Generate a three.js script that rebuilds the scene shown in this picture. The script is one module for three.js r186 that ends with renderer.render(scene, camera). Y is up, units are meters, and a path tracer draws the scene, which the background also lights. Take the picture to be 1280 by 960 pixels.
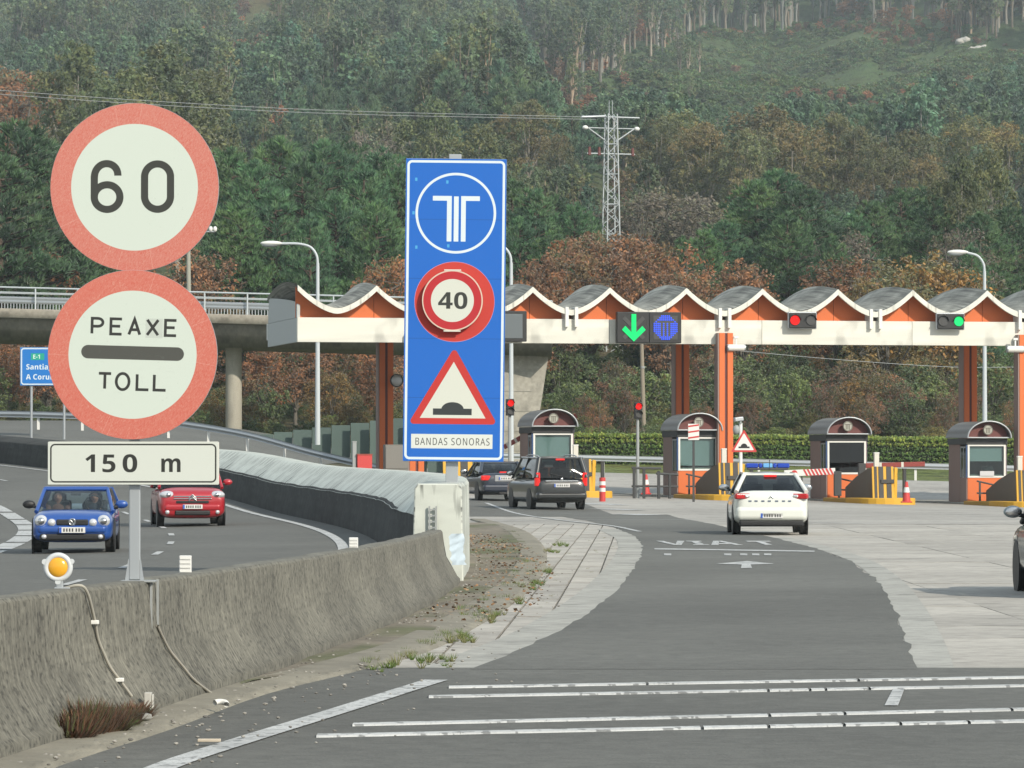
import * as THREE from 'three';
import { mergeGeometries, mergeVertices, toCreasedNormals } from 'three/addons/utils/BufferGeometryUtils.js';
import { RoundedBoxGeometry } from 'three/addons/geometries/RoundedBoxGeometry.js';
import { MarchingCubes } from 'three/addons/objects/MarchingCubes.js';
import { FontLoader } from 'three/addons/loaders/FontLoader.js';
import { TextGeometry } from 'three/addons/geometries/TextGeometry.js';

// ---------- camera, sky, sun, exposure ----------
const F = 5200, HOR = 567, EYE = 1.9;               // focal length and horizon row of the 1280x960 photograph, eye height
const scene = new THREE.Scene();
const camera = new THREE.PerspectiveCamera(2 * Math.atan(480 / F) * 180 / Math.PI, 4 / 3, 0.5, 6000);
camera.position.set(0, EYE, 0);
camera.rotation.x = Math.atan((HOR - 480) / F);
const renderer = new THREE.WebGLRenderer({ antialias: true });
renderer.toneMapping = THREE.LinearToneMapping;
renderer.toneMappingExposure = 1.45;
renderer.shadowMap.enabled = true;
const sunDir = new THREE.Vector3(0.53, 0.53, 0.66).normalize();
{ // hazy autumn sky: pale toward the horizon, light blue above, a broad glow round the sun
  const w = 256, h = 128, d = new Float32Array(w * h * 4);
  for (let j = 0; j < h; j++) for (let i = 0; i < w; i++) {
    const el = ((j + 0.5) / h - 0.5) * Math.PI, az = ((i + 0.5) / w - 0.5) * 2 * Math.PI, x = Math.cos(el) * Math.cos(az), y = Math.sin(el), z = Math.cos(el) * Math.sin(az);
    const t = Math.pow(Math.max(0, y), 0.55), g = Math.pow(Math.max(0, x * sunDir.x + y * sunDir.y + z * sunDir.z), 6) * 0.35, k = (j * w + i) * 4;
    d[k] = 0.68 - 0.33 * t + g; d[k + 1] = 0.71 - 0.27 * t + g * 0.95; d[k + 2] = 0.70 - 0.16 * t + g * 0.85; d[k + 3] = 1;
  }
  const s = new THREE.DataTexture(d, w, h, THREE.RGBAFormat, THREE.FloatType); s.mapping = THREE.EquirectangularReflectionMapping; s.magFilter = THREE.LinearFilter; s.minFilter = THREE.LinearFilter; s.needsUpdate = true;
  scene.background = s; scene.environment = s;
}
const sun = new THREE.DirectionalLight(new THREE.Color(1, 0.92, 0.79), 3.6);
sun.position.copy(sunDir).multiplyScalar(300).add(new THREE.Vector3(0, 0, -120)); sun.target.position.set(0, 0, -120);
sun.castShadow = true; sun.shadow.radius = 2; sun.shadow.mapSize.set(4096, 4096);
Object.assign(sun.shadow.camera, { left: -90, right: 90, top: 120, bottom: -120, near: 1, far: 700 });
scene.add(sun, sun.target);
scene.fog = new THREE.FogExp2(new THREE.Color(0.66, 0.76, 0.80), 0.00017);

// ---------- helpers ----------
const V = (x, y, z) => new THREE.Vector3(x, y, z);
let seedState = 1234567;
const rnd = () => { seedState = (seedState + 0x6d2b79f5) | 0; let t = Math.imul(seedState ^ (seedState >>> 15), 1 | seedState); t = (t + Math.imul(t ^ (t >>> 7), 61 | t)) ^ t; return ((t ^ (t >>> 14)) >>> 0) / 4294967296; };
const reseed = (n) => { seedState = n * 7919 + 17; };
const rr = (a, b) => a + (b - a) * rnd();
const pick = (a) => a[Math.floor(rnd() * a.length)];
const lerp = (a, b, t) => a + (b - a) * t, clamp = (x, a, b) => Math.min(b, Math.max(a, x));
const ss = (a, b, x) => { const t = clamp((x - a) / (b - a), 0, 1); return t * t * (3 - 2 * t); };
const hash = (x, y) => { let h = Math.imul(x | 0, 374761393) ^ Math.imul(y | 0, 668265263); h = Math.imul(h ^ (h >>> 13), 1274126177); return ((h ^ (h >>> 16)) >>> 0) / 4294967296; };
const vnoise = (x, y, per = 0) => {
  const xi = Math.floor(x), yi = Math.floor(y), fx = x - xi, fy = y - yi, u = fx * fx * (3 - 2 * fx), v = fy * fy * (3 - 2 * fy);
  const w = (n) => (per ? ((n % per) + per) % per : n);
  return lerp(lerp(hash(w(xi), w(yi)), hash(w(xi + 1), w(yi)), u), lerp(hash(w(xi), w(yi + 1)), hash(w(xi + 1), w(yi + 1)), u), v);
};
const fbm = (x, y, o = 4, per = 0) => { let s = 0, a = 0.5, n = 0; for (let i = 0; i < o; i++) { s += a * vnoise(x, y, per); n += a; x *= 2; y *= 2; per *= 2; a *= 0.5; } return s / n; };
// a point from a pixel of the photograph at a known distance, and a ground point from a pixel
const PX = (px, d) => (px - 640) / F * d, PY = (py, d) => EYE - (py - HOR) / F * d;
const P = (px, py, d) => V(PX(px, d), PY(py, d), -d);
const G = (px, py, h = 0) => { const d = (EYE - h) * F / (py - HOR); return [PX(px, d), d]; };

const names = {};
const numbered = (n) => { const k = names[n] = (names[n] ?? -1) + 1; return k ? n + '_' + String(k).padStart(3, '0') : n; };
const shade = (o) => { o.castShadow = true; o.receiveShadow = true; return o; };
function thing(name, label, category, group, pos, ry = 0) {
  const o = new THREE.Group(); o.name = numbered(name); scene.add(o);
  if (pos) o.position.copy(pos); o.rotation.y = ry;
  o.userData = { label, category }; if (group) o.userData.group = group;
  return o;
}
const part = (parent, name, geo, mat, label) => { const m = shade(new THREE.Mesh(geo, mat)); m.name = name; parent.add(m); if (label) m.userData.label = label; return m; };
const struct = (name, geo, mat, parent = scene) => { const m = shade(new THREE.Mesh(geo, mat)); m.name = parent === scene ? numbered(name) : name; parent.add(m); if (parent === scene) m.userData.kind = 'structure'; return m; };
const structGroup = (name) => { const g = new THREE.Group(); g.name = numbered(name); g.userData.kind = 'structure'; scene.add(g); return g; };
function merge(list) {
  const out = list.filter(Boolean).map((g) => { let q = g.index ? g.toNonIndexed() : g.clone(); for (const k of Object.keys(q.attributes)) if (!['position', 'normal', 'uv'].includes(k)) q.deleteAttribute(k); if (!q.attributes.uv) q.setAttribute('uv', new THREE.BufferAttribute(new Float32Array(q.attributes.position.count * 2), 2)); return q; });
  return mergeGeometries(out, false);
}
const box = (w, h, d, x = 0, y = 0, z = 0, rx = 0, ry = 0, rz = 0) => { const g = new THREE.BoxGeometry(w, h, d); if (rx || ry || rz) g.applyMatrix4(new THREE.Matrix4().makeRotationFromEuler(new THREE.Euler(rx, ry, rz))); return g.translate(x, y, z); };
const rbox = (w, h, d, x = 0, y = 0, z = 0, r = 0.02, rx = 0, ry = 0, rz = 0) => { const g = new RoundedBoxGeometry(w, h, d, 2, Math.min(r, w / 2.1, h / 2.1, d / 2.1)); if (rx || ry || rz) g.applyMatrix4(new THREE.Matrix4().makeRotationFromEuler(new THREE.Euler(rx, ry, rz))); return g.translate(x, y, z); };
function bar(a, b, r0, r1 = r0, seg = 8) {
  const d = b.clone().sub(a), l = d.length(), g = new THREE.CylinderGeometry(r1, r0, l, seg, 1);
  g.applyMatrix4(new THREE.Matrix4().makeRotationFromQuaternion(new THREE.Quaternion().setFromUnitVectors(V(0, 1, 0), d.normalize())));
  return g.translate((a.x + b.x) / 2, (a.y + b.y) / 2, (a.z + b.z) / 2);
}
const tube = (pts, r, seg = 24, rad = 8) => new THREE.TubeGeometry(new THREE.CatmullRomCurve3(pts), seg, r, rad);
const disc = (r, t, x, y, z, seg = 32) => new THREE.CylinderGeometry(r, r, t, seg).rotateX(Math.PI / 2).translate(x, y, z);   // axis along z
const ball = (rx, ry, rz, x, y, z, s = 16) => new THREE.SphereGeometry(1, s, Math.ceil(s * 0.7)).scale(rx, ry, rz).translate(x, y, z);
// a sheet from rows of points: rows[i][j] = Vector3; uv in metres from x,z unless given
function sheet(rows, uvf) {
  const n = rows.length, m = rows[0].length, pos = [], uv = [], idx = [];
  rows.forEach((r, i) => r.forEach((p, j) => { pos.push(p.x, p.y, p.z); uv.push(...(uvf ? uvf(p, i, j) : [p.x, -p.z])); }));
  for (let i = 0; i < n - 1; i++) for (let j = 0; j < m - 1; j++) { const a = i * m + j, b = a + 1, c = a + m, e = c + 1; idx.push(a, b, c, b, e, c); }
  const g = new THREE.BufferGeometry(); g.setAttribute('position', new THREE.Float32BufferAttribute(pos, 3)); g.setAttribute('uv', new THREE.Float32BufferAttribute(uv, 2)); g.setIndex(idx); g.computeVertexNormals();
  return g;
}
function tint(g, f) { const p = g.attributes.position, c = new Float32Array(p.count * 3); for (let i = 0; i < p.count; i++) c.set(f(p.getX(i), p.getY(i), p.getZ(i), i), i * 3); g.setAttribute('color', new THREE.BufferAttribute(c, 3)); return g; }
// polyline of [x, d] resampled
function resample(pts, n) {
  const c = new THREE.CatmullRomCurve3(pts.map(([x, d]) => V(x, 0, d)), false, 'centripetal'); return c.getSpacedPoints(n).map((p) => [p.x, p.z]);
}
const R = (c) => new THREE.Color().setRGB(...c);
const mat = (c, rough = 0.8, o = {}) => new THREE.MeshStandardMaterial({ color: R(c.map((v) => v * 0.77)), roughness: rough, ...o });
function noiseTex(size, rep, f) {     // a tiling colour texture, f(u, v) -> [r, g, b] linear-ish 0..1 in sRGB
  const d = new Uint8Array(size * size * 4);
  for (let j = 0; j < size; j++) for (let i = 0; i < size; i++) { const c = f(i / size, j / size), k = (j * size + i) * 4; d[k] = clamp(c[0], 0, 1) * 255; d[k + 1] = clamp(c[1], 0, 1) * 255; d[k + 2] = clamp(c[2], 0, 1) * 255; d[k + 3] = 255; }
  const t = new THREE.DataTexture(d, size, size); t.wrapS = t.wrapT = THREE.RepeatWrapping; t.magFilter = THREE.LinearFilter; t.minFilter = THREE.LinearMipmapLinearFilter; t.generateMipmaps = true; t.repeat.set(1 / rep[0], 1 / rep[1]); t.needsUpdate = true; return t;
}
const srgb = (t) => { t.colorSpace = THREE.SRGBColorSpace; return t; };
function canvasTex(w, h, draw) { const c = document.createElement('canvas'); c.width = w; c.height = h; const x = c.getContext('2d'); draw(x, w, h); const t = new THREE.CanvasTexture(c); t.colorSpace = THREE.SRGBColorSpace; t.anisotropy = 8; return t; }
const grey = (v) => [v, v, v];

// ---------- materials ----------
const asphaltTex = srgb(noiseTex(1024, [7, 7], (u, v) => { const n = fbm(u * 6, v * 6, 4, 6) - 0.5, g = hash(u * 1024, v * 1024) - 0.5, m = fbm(u * 64, v * 64, 2, 64) - 0.5; const k = 0.395 + n * 0.05 + g * 0.06 + m * 0.07; return [k * 1.0, k * 1.0, k * 0.95]; }));
const asphaltBump = noiseTex(512, [2, 2], (u, v) => grey(fbm(u * 90, v * 90, 3, 90)));
const concTex = srgb(noiseTex(1024, [6, 6], (u, v) => { const n = fbm(u * 5, v * 5, 5, 5) - 0.5, g = hash(u * 1024, v * 1024) - 0.5, s = fbm(u * 40, v * 40, 3, 40) - 0.5, st = Math.max(0, fbm(u * 9 + 3, v * 9, 4, 9) - 0.6); const k = 0.68 + n * 0.12 + g * 0.05 + s * 0.12 - st * 0.45; return [k * 1.0, k * 0.978, k * 0.935]; }));
const concBump = noiseTex(512, [2.5, 2.5], (u, v) => grey(fbm(u * 40, v * 40, 4, 40)));
const barrierTex = srgb(noiseTex(1024, [5, 2.2], (u, v) => { const st = fbm(u * 190, v * 7, 4, 0), n = fbm(u * 5, v * 5, 5, 5) - 0.5, sp = fbm(u * 120, v * 70, 3, 0); let k = 0.44 + (st - 0.5) * 0.2 + n * 0.2 + (sp - 0.5) * 0.16; if (sp < 0.3) k -= 0.06; return [k * 1.0, k * 0.98, k * 0.89]; }));
const barrierBump = noiseTex(512, [2, 1], (u, v) => grey(fbm(u * 70, v * 30, 4, 0)));
const darkWallTex = srgb(noiseTex(512, [6, 1.6], (u, v) => { const st = fbm(u * 60, v * 3, 3, 0), n = fbm(u * 9, v * 9, 4, 9); const k = 0.17 + (st - 0.5) * 0.16 + (n - 0.5) * 0.14; return [k * 0.98, k * 1.02, k * 0.98]; }));
const whiteWallTex = srgb(noiseTex(1024, [7, 1.5], (u, v) => { const st = fbm(u * 90, v * 2, 3, 0), n = fbm(u * 9, v * 5, 4, 9); let k = 0.74 + (n - 0.5) * 0.16; if (st > 0.6) k -= (st - 0.6) * 1.6; return [k * 0.985, k, k * 0.97]; }));
const roofTex = srgb(noiseTex(1024, [3.3, 9], (u, v) => { const st = fbm(u * 70, v * 4, 4, 0), n = fbm(u * 6, v * 8, 4, 0); const k = 0.50 + (st - 0.5) * 0.36 + (n - 0.5) * 0.3; return [k, k * 1.0, k * 0.96]; }));
const M = {
  asphalt: mat([1, 1, 1], 0.9, { map: asphaltTex, bumpMap: asphaltBump, bumpScale: 0.006, vertexColors: true }),
  conc: mat([1, 1, 1], 0.92, { map: concTex, bumpMap: concBump, bumpScale: 0.006, vertexColors: true }),
  slabs: [1.06, 0.98, 1.12, 0.92, 1.02].map((k) => mat([k, k * 0.99, k * 0.975], 0.92, { map: concTex, bumpMap: concBump, bumpScale: 0.006 })),
  kerb: mat([0.92, 0.95, 0.95], 0.9, { map: concTex, bumpMap: concBump, bumpScale: 0.008 }),
  barrier: mat([1, 1, 1], 0.95, { map: barrierTex, bumpMap: barrierBump, bumpScale: 0.006 }),
  darkWall: mat([1, 1, 1], 0.95, { map: darkWallTex }),
  whiteWall: mat([1.25, 1.27, 1.23], 0.8, { map: whiteWallTex }),
  roof: mat([1.25, 1.25, 1.2], 0.85, { map: roofTex }),
  line: mat([0.62, 0.63, 0.62], 0.75, { bumpMap: asphaltBump, bumpScale: 0.008, map: srgb(noiseTex(512, [3, 3], (u, v) => { const n = fbm(u * 50, v * 50, 4, 50), m = fbm(u * 5, v * 5, 3, 5); const k = n < 0.36 ? 0.68 : 0.96; return grey(k * (0.86 + m * 0.22)); })) }),
  galv: mat([0.46, 0.49, 0.51], 0.45, { metalness: 0.5 }),
  galvDull: mat([0.36, 0.38, 0.38], 0.7, { metalness: 0.2 }),
  lampPole: mat([0.55, 0.6, 0.62], 0.5),
  white: mat([0.8, 0.8, 0.76], 0.55), cream: mat([0.7, 0.68, 0.6], 0.7),
  orange: mat([0.7, 0.155, 0.03], 0.6), redBrown: mat([0.32, 0.055, 0.03], 0.6), brownGrey: mat([0.31, 0.22, 0.195], 0.75),
  dark: mat([0.03, 0.032, 0.034], 0.6), black: mat([0.012, 0.012, 0.013], 0.55), charcoal: mat([0.06, 0.06, 0.06], 0.7),
  yellow: mat([0.72, 0.40, 0.03], 0.65), yellowWorn: mat([0.52, 0.32, 0.06], 0.85), red: mat([0.55, 0.03, 0.03], 0.5), redPaint: mat([0.6, 0.05, 0.045], 0.6),
  blueTrim: mat([0.03, 0.08, 0.22], 0.5), maroon: mat([0.14, 0.035, 0.03], 0.6),
  rubber: mat([0.018, 0.018, 0.018], 0.9), chrome: mat([0.7, 0.7, 0.7], 0.2, { metalness: 1 }), silver: mat([0.45, 0.46, 0.47], 0.35, { metalness: 0.6 }),
  glass: new THREE.MeshPhysicalMaterial({ color: R([0.62, 0.7, 0.7]), roughness: 0.04, transmission: 1, thickness: 0, ior: 1.5 }),
  darkGlass: new THREE.MeshPhysicalMaterial({ color: R([0.22, 0.25, 0.26]), roughness: 0.04, transmission: 1, thickness: 0, ior: 1.5 }),
  lens: mat([0.75, 0.76, 0.78], 0.12, { metalness: 0.4 }), lensRed: mat([0.5, 0.012, 0.015], 0.2), amber: mat([0.8, 0.3, 0.02], 0.25),
  glowRed: new THREE.MeshStandardMaterial({ color: R([0.25, 0.003, 0.003]), emissive: R([1, 0.008, 0.006]), emissiveIntensity: 0.6, roughness: 1 }),
  glowTail: new THREE.MeshStandardMaterial({ color: R([0.35, 0.006, 0.006]), emissive: R([1, 0.02, 0.01]), emissiveIntensity: 0.36, roughness: 0.25 }),
  glowGreen: new THREE.MeshStandardMaterial({ color: R([0.005, 0.15, 0.06]), emissive: R([0.0, 0.78, 0.16]), emissiveIntensity: 0.7, roughness: 1 }),
  glowBlue: new THREE.MeshStandardMaterial({ color: R([0.02, 0.04, 0.2]), emissive: R([0.04, 0.11, 1]), emissiveIntensity: 0.68, roughness: 1 }),
  plate: mat([0.72, 0.72, 0.7], 0.5), blind: mat([0.75, 0.8, 0.77], 0.7), wood: mat([0.3, 0.26, 0.2], 0.9),
  fenceGreen: mat([0.16, 0.24, 0.21], 0.7),
};
// ---------- ground heights ----------
const XB = (d) => -1.05 - (d - 67) ** 2 / 710 - 0.0024 * Math.max(0, d - 130) ** 2;                                    // line of the dividing barrier along the bend
const leftY = (d) => 0.036 * ((d - 128) + Math.hypot(d - 128, 8)) / 2;            // the opposite carriageway climbs beyond 125 m
const leftYX = (X, d) => leftY(d) - 0.018 * clamp(XB(Math.max(d, 0)) - 1.5 - X, 0, 12);
const plazaY = (X, d) => ss(115, 165, d) * (0.245 - 0.025 * clamp(X, -12, 40)) + 0.8 * ss(180, 212, d);
const bankPts = [[205, 0.6], [226, 1.7], [240, 3.2], [300, 8.6], [400, 17.5], [600, 40], [900, 79], [1300, 139], [1800, 226], [2600, 360]];
function bankY(d) { let i = 0; while (i < bankPts.length - 2 && d > bankPts[i + 1][0]) i++; const [a, ya] = bankPts[i], [b, yb] = bankPts[i + 1]; return lerp(ya, yb, (d - a) / (b - a)); }
function T(X, d) {
  const xb = XB(clamp(d, 0, 230)), lf = leftY(Math.min(d, 225));
  let base = X < xb - 0.3 ? leftYX(X, Math.min(d, 225)) - 0.06 : (d < 120 ? plazaY(X, d) : lerp(lf, plazaY(X, d), ss(-14, -4, X))) - 0.1;
  base += 0.6 * ss(176, 194, d) * ss(-11, -20, X) * (X > xb ? 1 : 0);
  if (d > 208) {
    const t = ss(208, 240, d), lo = lerp(base, Math.max(bankY(d), base * (1 - t)), t);
    const a = clamp((d - 245) / 120, 0, 1);
    return lo + a * d * 0.022 * (fbm(X / 70 + 9, d / 90 + 3, 4) - 0.5) * 2;
  }
  return base;
}
// ---------- terrain ----------
{
  const ds = []; for (let d = -40; d < 20; d += 6) ds.push(d); for (let d = 20; d < 250; d += 3) ds.push(d); for (let d = 250; d < 2600; d *= 1.035) ds.push(d);
  const rows = ds.map((d) => { const w = 34 + Math.max(0, d) * 0.2, r = []; for (let j = 0; j <= 110; j++) { const X = (j / 110 * 2 - 1) * w; r.push(V(X, T(X, d), -d)); } return r; });
  const g = sheet(rows);
  tint(g, (x, y, z) => {
    const d = -z, n = fbm(x / 9, d / 9, 4), m = fbm(x / 40 + 5, d / 60, 4);
    if (d < 200) { const k = 0.7 + n * 0.6; return [0.11 * k, 0.105 * k, 0.075 * k]; }
    const heath = ss(0.42, 0.6, m), k = 0.65 + n * 0.7;
    if (d < 236) return [0.14 * k, 0.175 * k, 0.055 * k];
    if (d > 820 && x > 0) return [0.075 * k, 0.12 * k, 0.045 * k];
    return [lerp(0.11, 0.075, heath) * k, lerp(0.085, 0.1, heath) * k, lerp(0.045, 0.045, heath) * k];
  });
  struct('terrain', g, mat([1, 1, 1], 1, { vertexColors: true, map: srgb(noiseTex(512, [60, 60], (u, v) => { const n = fbm(u * 60, v * 60, 3, 60), m = fbm(u * 14 + 5, v * 14, 3, 14), k = 0.55 + n * 0.8; return [k * (0.8 + m * 0.35), k * 0.98, k * 0.8]; })), bumpMap: noiseTex(256, [4, 4], (u, v) => grey(fbm(u * 16, v * 16, 4, 16))), bumpScale: 0.25 }));
}
const patchTint = (s, lo, hi, cx = 0) => (x, y, z) => { const k = lerp(lo, hi, fbm(x / s + cx, z / s, 4)); return [k, k, k]; };
// a ribbon between two edges given as functions of distance
function ribbon(d0, d1, step, xl, xr, yf, cols = 6) {
  const rows = []; const n = Math.max(1, Math.round((d1 - d0) / step));
  for (let i = 0; i <= n; i++) { const d = lerp(d0, d1, i / n), a = xl(d), b = xr(d), r = []; for (let j = 0; j <= cols; j++) { const X = lerp(a, b, j / cols); r.push(V(X, yf(X, d), -d)); } rows.push(r); }
  return sheet(rows);
}
// a stripe of a given width along a polyline of [x, d]
function stripe(pts, w, yf, n = 40, closedW) {
  const q = n ? resample(pts, n) : pts, rows = q.map(([x, d], i) => { const a = q[Math.max(0, i - 1)], b = q[Math.min(q.length - 1, i + 1)]; let nx = b[1] - a[1], nd = -(b[0] - a[0]); const l = Math.hypot(nx, nd) || 1; nx /= l; nd /= l; const ww = (closedW ? closedW(i / (q.length - 1)) : w) / 2; return [V(x - nx * ww, yf(x, d), -(d - nd * ww)), V(x + nx * ww, yf(x, d), -(d + nd * ww))]; });
  return sheet(rows);
}
const flat = (h) => () => h;
// interpolation of an edge given by pixels on flat ground
function edgeOf(pix) { const p = pix.map(([x, y]) => G(x, y)).sort((a, b) => a[1] - b[1]); return (d) => { let i = 0; while (i < p.length - 2 && d > p[i + 1][1]) i++; const t = clamp((d - p[i][1]) / (p[i + 1][1] - p[i][1]), 0, 1); return lerp(p[i][0], p[i + 1][0], t); }; }

// plaza concrete, asphalt approach lane, left carriageway
const laneL = edgeOf([[545, 850], [600, 832], [650, 812], [700, 789], [740, 763], [770, 738], [790, 714], [801, 695], [803, 682], [795, 671], [770, 660], [735, 651], [690, 645], [640, 641]]);
const laneR = edgeOf([[1140, 836], [1133, 800], [1118, 760], [1095, 725], [1060, 700], [1010, 683], [965, 672], [925, 663], [890, 655], [850, 648], [820, 641]]);
const wob = (f, a, s) => (d) => f(d) + a * (fbm(d * 1.3 + s, s, 3) - 0.5);
{
  const far = ribbon(112, 212, 2.5, (d) => Math.max(XB(d) + 0.4, -13), () => 46, (X, d) => plazaY(X, d), 40);
  tint(far, patchTint(9, 0.72, 1.16)); struct('plaza_pavement', far, M.conc);
  const bed = ribbon(20, 113, 2.5, (d) => XB(d) + 0.2, () => 34, flat(-0.035), 20); tint(bed, patchTint(3, 0.55, 0.85)); struct('paving_bed', bed, M.conc);
  const lane = ribbon(36.6, 128, 0.8, wob(laneL, 0.1, 3), wob(laneR, 0.12, 8), (X, d) => plazaY(X, d) + 0.006, 10); tint(lane, patchTint(7, 0.55, 1.35)); struct('approach_lane', lane, M.asphalt);
  const near = ribbon(-30, 36.9, 1.5, (d) => XB(Math.max(d, 18)) + 0.35, () => 30, flat(0.004), 16); tint(near, patchTint(6, 0.6, 1.3, 7)); struct('road', near, M.asphalt);
  const left = ribbon(-30, 215, 2.5, (d) => XB(Math.max(d, 0)) - 11.5, (d) => XB(Math.max(d, 0)) - 0.2, (X, d) => leftYX(X, d), 8); tint(left, patchTint(8, 0.78, 1.12, 3)); struct('opposite_carriageway', left, M.asphalt);
  const side = ribbon(176, 214, 2, (d) => -40, (d) => -9 + (d - 190) * 0.1, (X, d) => T(X, d) + 0.03, 14); tint(side, patchTint(8, 0.9, 1.2, 3)); struct('side_road', side, M.asphalt);
  // exit lane asphalt between the plaza islands, darker wheel tracks
  const tr = ribbon(124, 168, 2, (d) => lerp(-2.2, -1, (d - 124) / 44), (d) => lerp(3.2, 2.0, (d - 124) / 44), (X, d) => plazaY(X, d) + 0.006, 8); tint(tr, patchTint(4, 0.85, 1.15, 5)); struct('toll_lane_surface', tr, M.asphalt);
}
// paving slabs: each a piece of its own, on both sides of the asphalt lane
{
  const gGore = structGroup('gore_paving'), gRight = structGroup('plaza_paving'); let g = gGore; reseed(3);
  const mk = (w, l) => { const q = new THREE.BoxGeometry(w, 0.06, l); const uv = q.attributes.uv; for (let i = 0; i < uv.count; i++) uv.setXY(i, uv.getX(i) * w, uv.getY(i) * l); return q; };
  const gorePts = [0, 1, 2].map((k) => { const q = mk(0.372, 2.82); const uv = q.attributes.uv; for (let i = 0; i < uv.count; i++) uv.setXY(i, uv.getX(i) + k * 1.7, uv.getY(i) + k * 2.3); return q; });
  const rightPts = [0, 1, 2].map((k) => { const q = mk(2.488, 2.99); const uv = q.attributes.uv; for (let i = 0; i < uv.count; i++) uv.setXY(i, uv.getX(i) + k * 1.3, uv.getY(i) + k * 2.9); return q; });
  const put = (x, d, q, ry) => { const m = struct('slab', pick(q), pick(M.slabs), g); m.position.set(x, -0.032 + rr(-0.004, 0.003), -d); m.rotation.y = ry; m.rotation.z = rr(-0.002, 0.002); };
  const an = 0.032;
  for (let i = -10; i < 24; i++) for (let k = 0; k < 27; k++) { const d = 37 + k * 2.9 + (i & 1) * 1.45, x = i * 0.4 + 0.2 + (d - 60) * an; if (d > 113.5 || x < XB(d) + 0.5 || x > laneL(d) + 0.35) continue; if (d > 36.9 && x > PX(545, 34.9) - 0.2 + Math.max(0, (d - 37)) * -3 - 8) put(x, d, gorePts, -an); }
  g = gRight; for (let i = 0; i < 9; i++) for (let k = 0; k < 26; k++) { const d = 38.4 + k * 3, x = 4.6 + i * 2.5; if (d > 112 || x < laneR(d) - 1.6 || x > d * 0.125 + 4) continue; put(x, d, rightPts, 0); }
  // kerb stones bordering the asphalt
  const kl = stripe([[545, 851], [600, 833], [650, 813], [700, 790], [740, 764], [770, 739], [790, 715], [801, 696], [803, 683], [795, 672], [770, 661]].map(([x, y]) => { const q = G(x, y); return [q[0] - 0.22, q[1]]; }), 0.55, flat(0.003), 60); struct('kerb_band', kl, M.kerb);
  const kr = stripe([[1142, 836], [1135, 800], [1120, 760], [1097, 725], [1062, 700], [1012, 683], [967, 672]].map(([x, y]) => { const q = G(x, y); return [q[0] + 0.16, q[1]]; }), 0.4, flat(0.003), 60); struct('kerb_band', kr, M.kerb);
}
// raised gutter kerb and dirt strip beside the near barrier
{
  const pts = [[600, 650], [640, 662], [664, 682], [666, 700], [655, 722], [620, 752], [570, 782], [500, 815], [400, 842], [300, 866], [160, 915], [40, 952], [-60, 990]].map(([x, y]) => G(x, y));
  const q = resample(pts, 90), prof = [[-0.3, -0.03], [-0.28, 0.03], [-0.24, 0.045], [0.14, 0.04], [0.24, 0.012], [0.28, -0.03]];
  const rows = q.map(([x, d], i) => { const a = q[Math.max(0, i - 1)], b = q[Math.min(q.length - 1, i + 1)]; let nx = b[1] - a[1], nd = -(b[0] - a[0]); const l = Math.hypot(nx, nd); nx /= -l; nd /= -l; return prof.map(([o, h]) => V(x + nx * o, h * (0.8 + 0.4 * vnoise(i * 0.7, 2)), -(d + nd * o))); });
  struct('gutter_kerb', sheet(rows, (p, i, j) => [i * 0.5, j * 0.15]), mat([0.62, 0.6, 0.52], 0.95, { map: concTex, bumpMap: concBump, bumpScale: 0.015 }));
  const strip = ribbon(20, 112, 1, (d) => XB(d) + 0.1, (d) => { let b = 1e9, r = 0; for (const [x, dd] of q) if (Math.abs(dd - d) < b) { b = Math.abs(dd - d); r = x; } return r - 0.1; }, (X, d) => 0.012 + 0.05 * fbm(X * 2, d * 2, 3) * 1, 8);
  tint(strip, (x, y, z) => { const n = fbm(x * 3, z * 3, 4), m = fbm(x * 0.9, z * 0.5 + 4, 3), k = lerp(0.5, 1.0, n), gr = ss(0.52, 0.66, m); return [lerp(0.66, 0.36, gr) * k, lerp(0.6, 0.40, gr) * k, lerp(0.5, 0.2, gr) * k]; });
  struct('dirt_strip', strip, M.conc);
}
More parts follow.
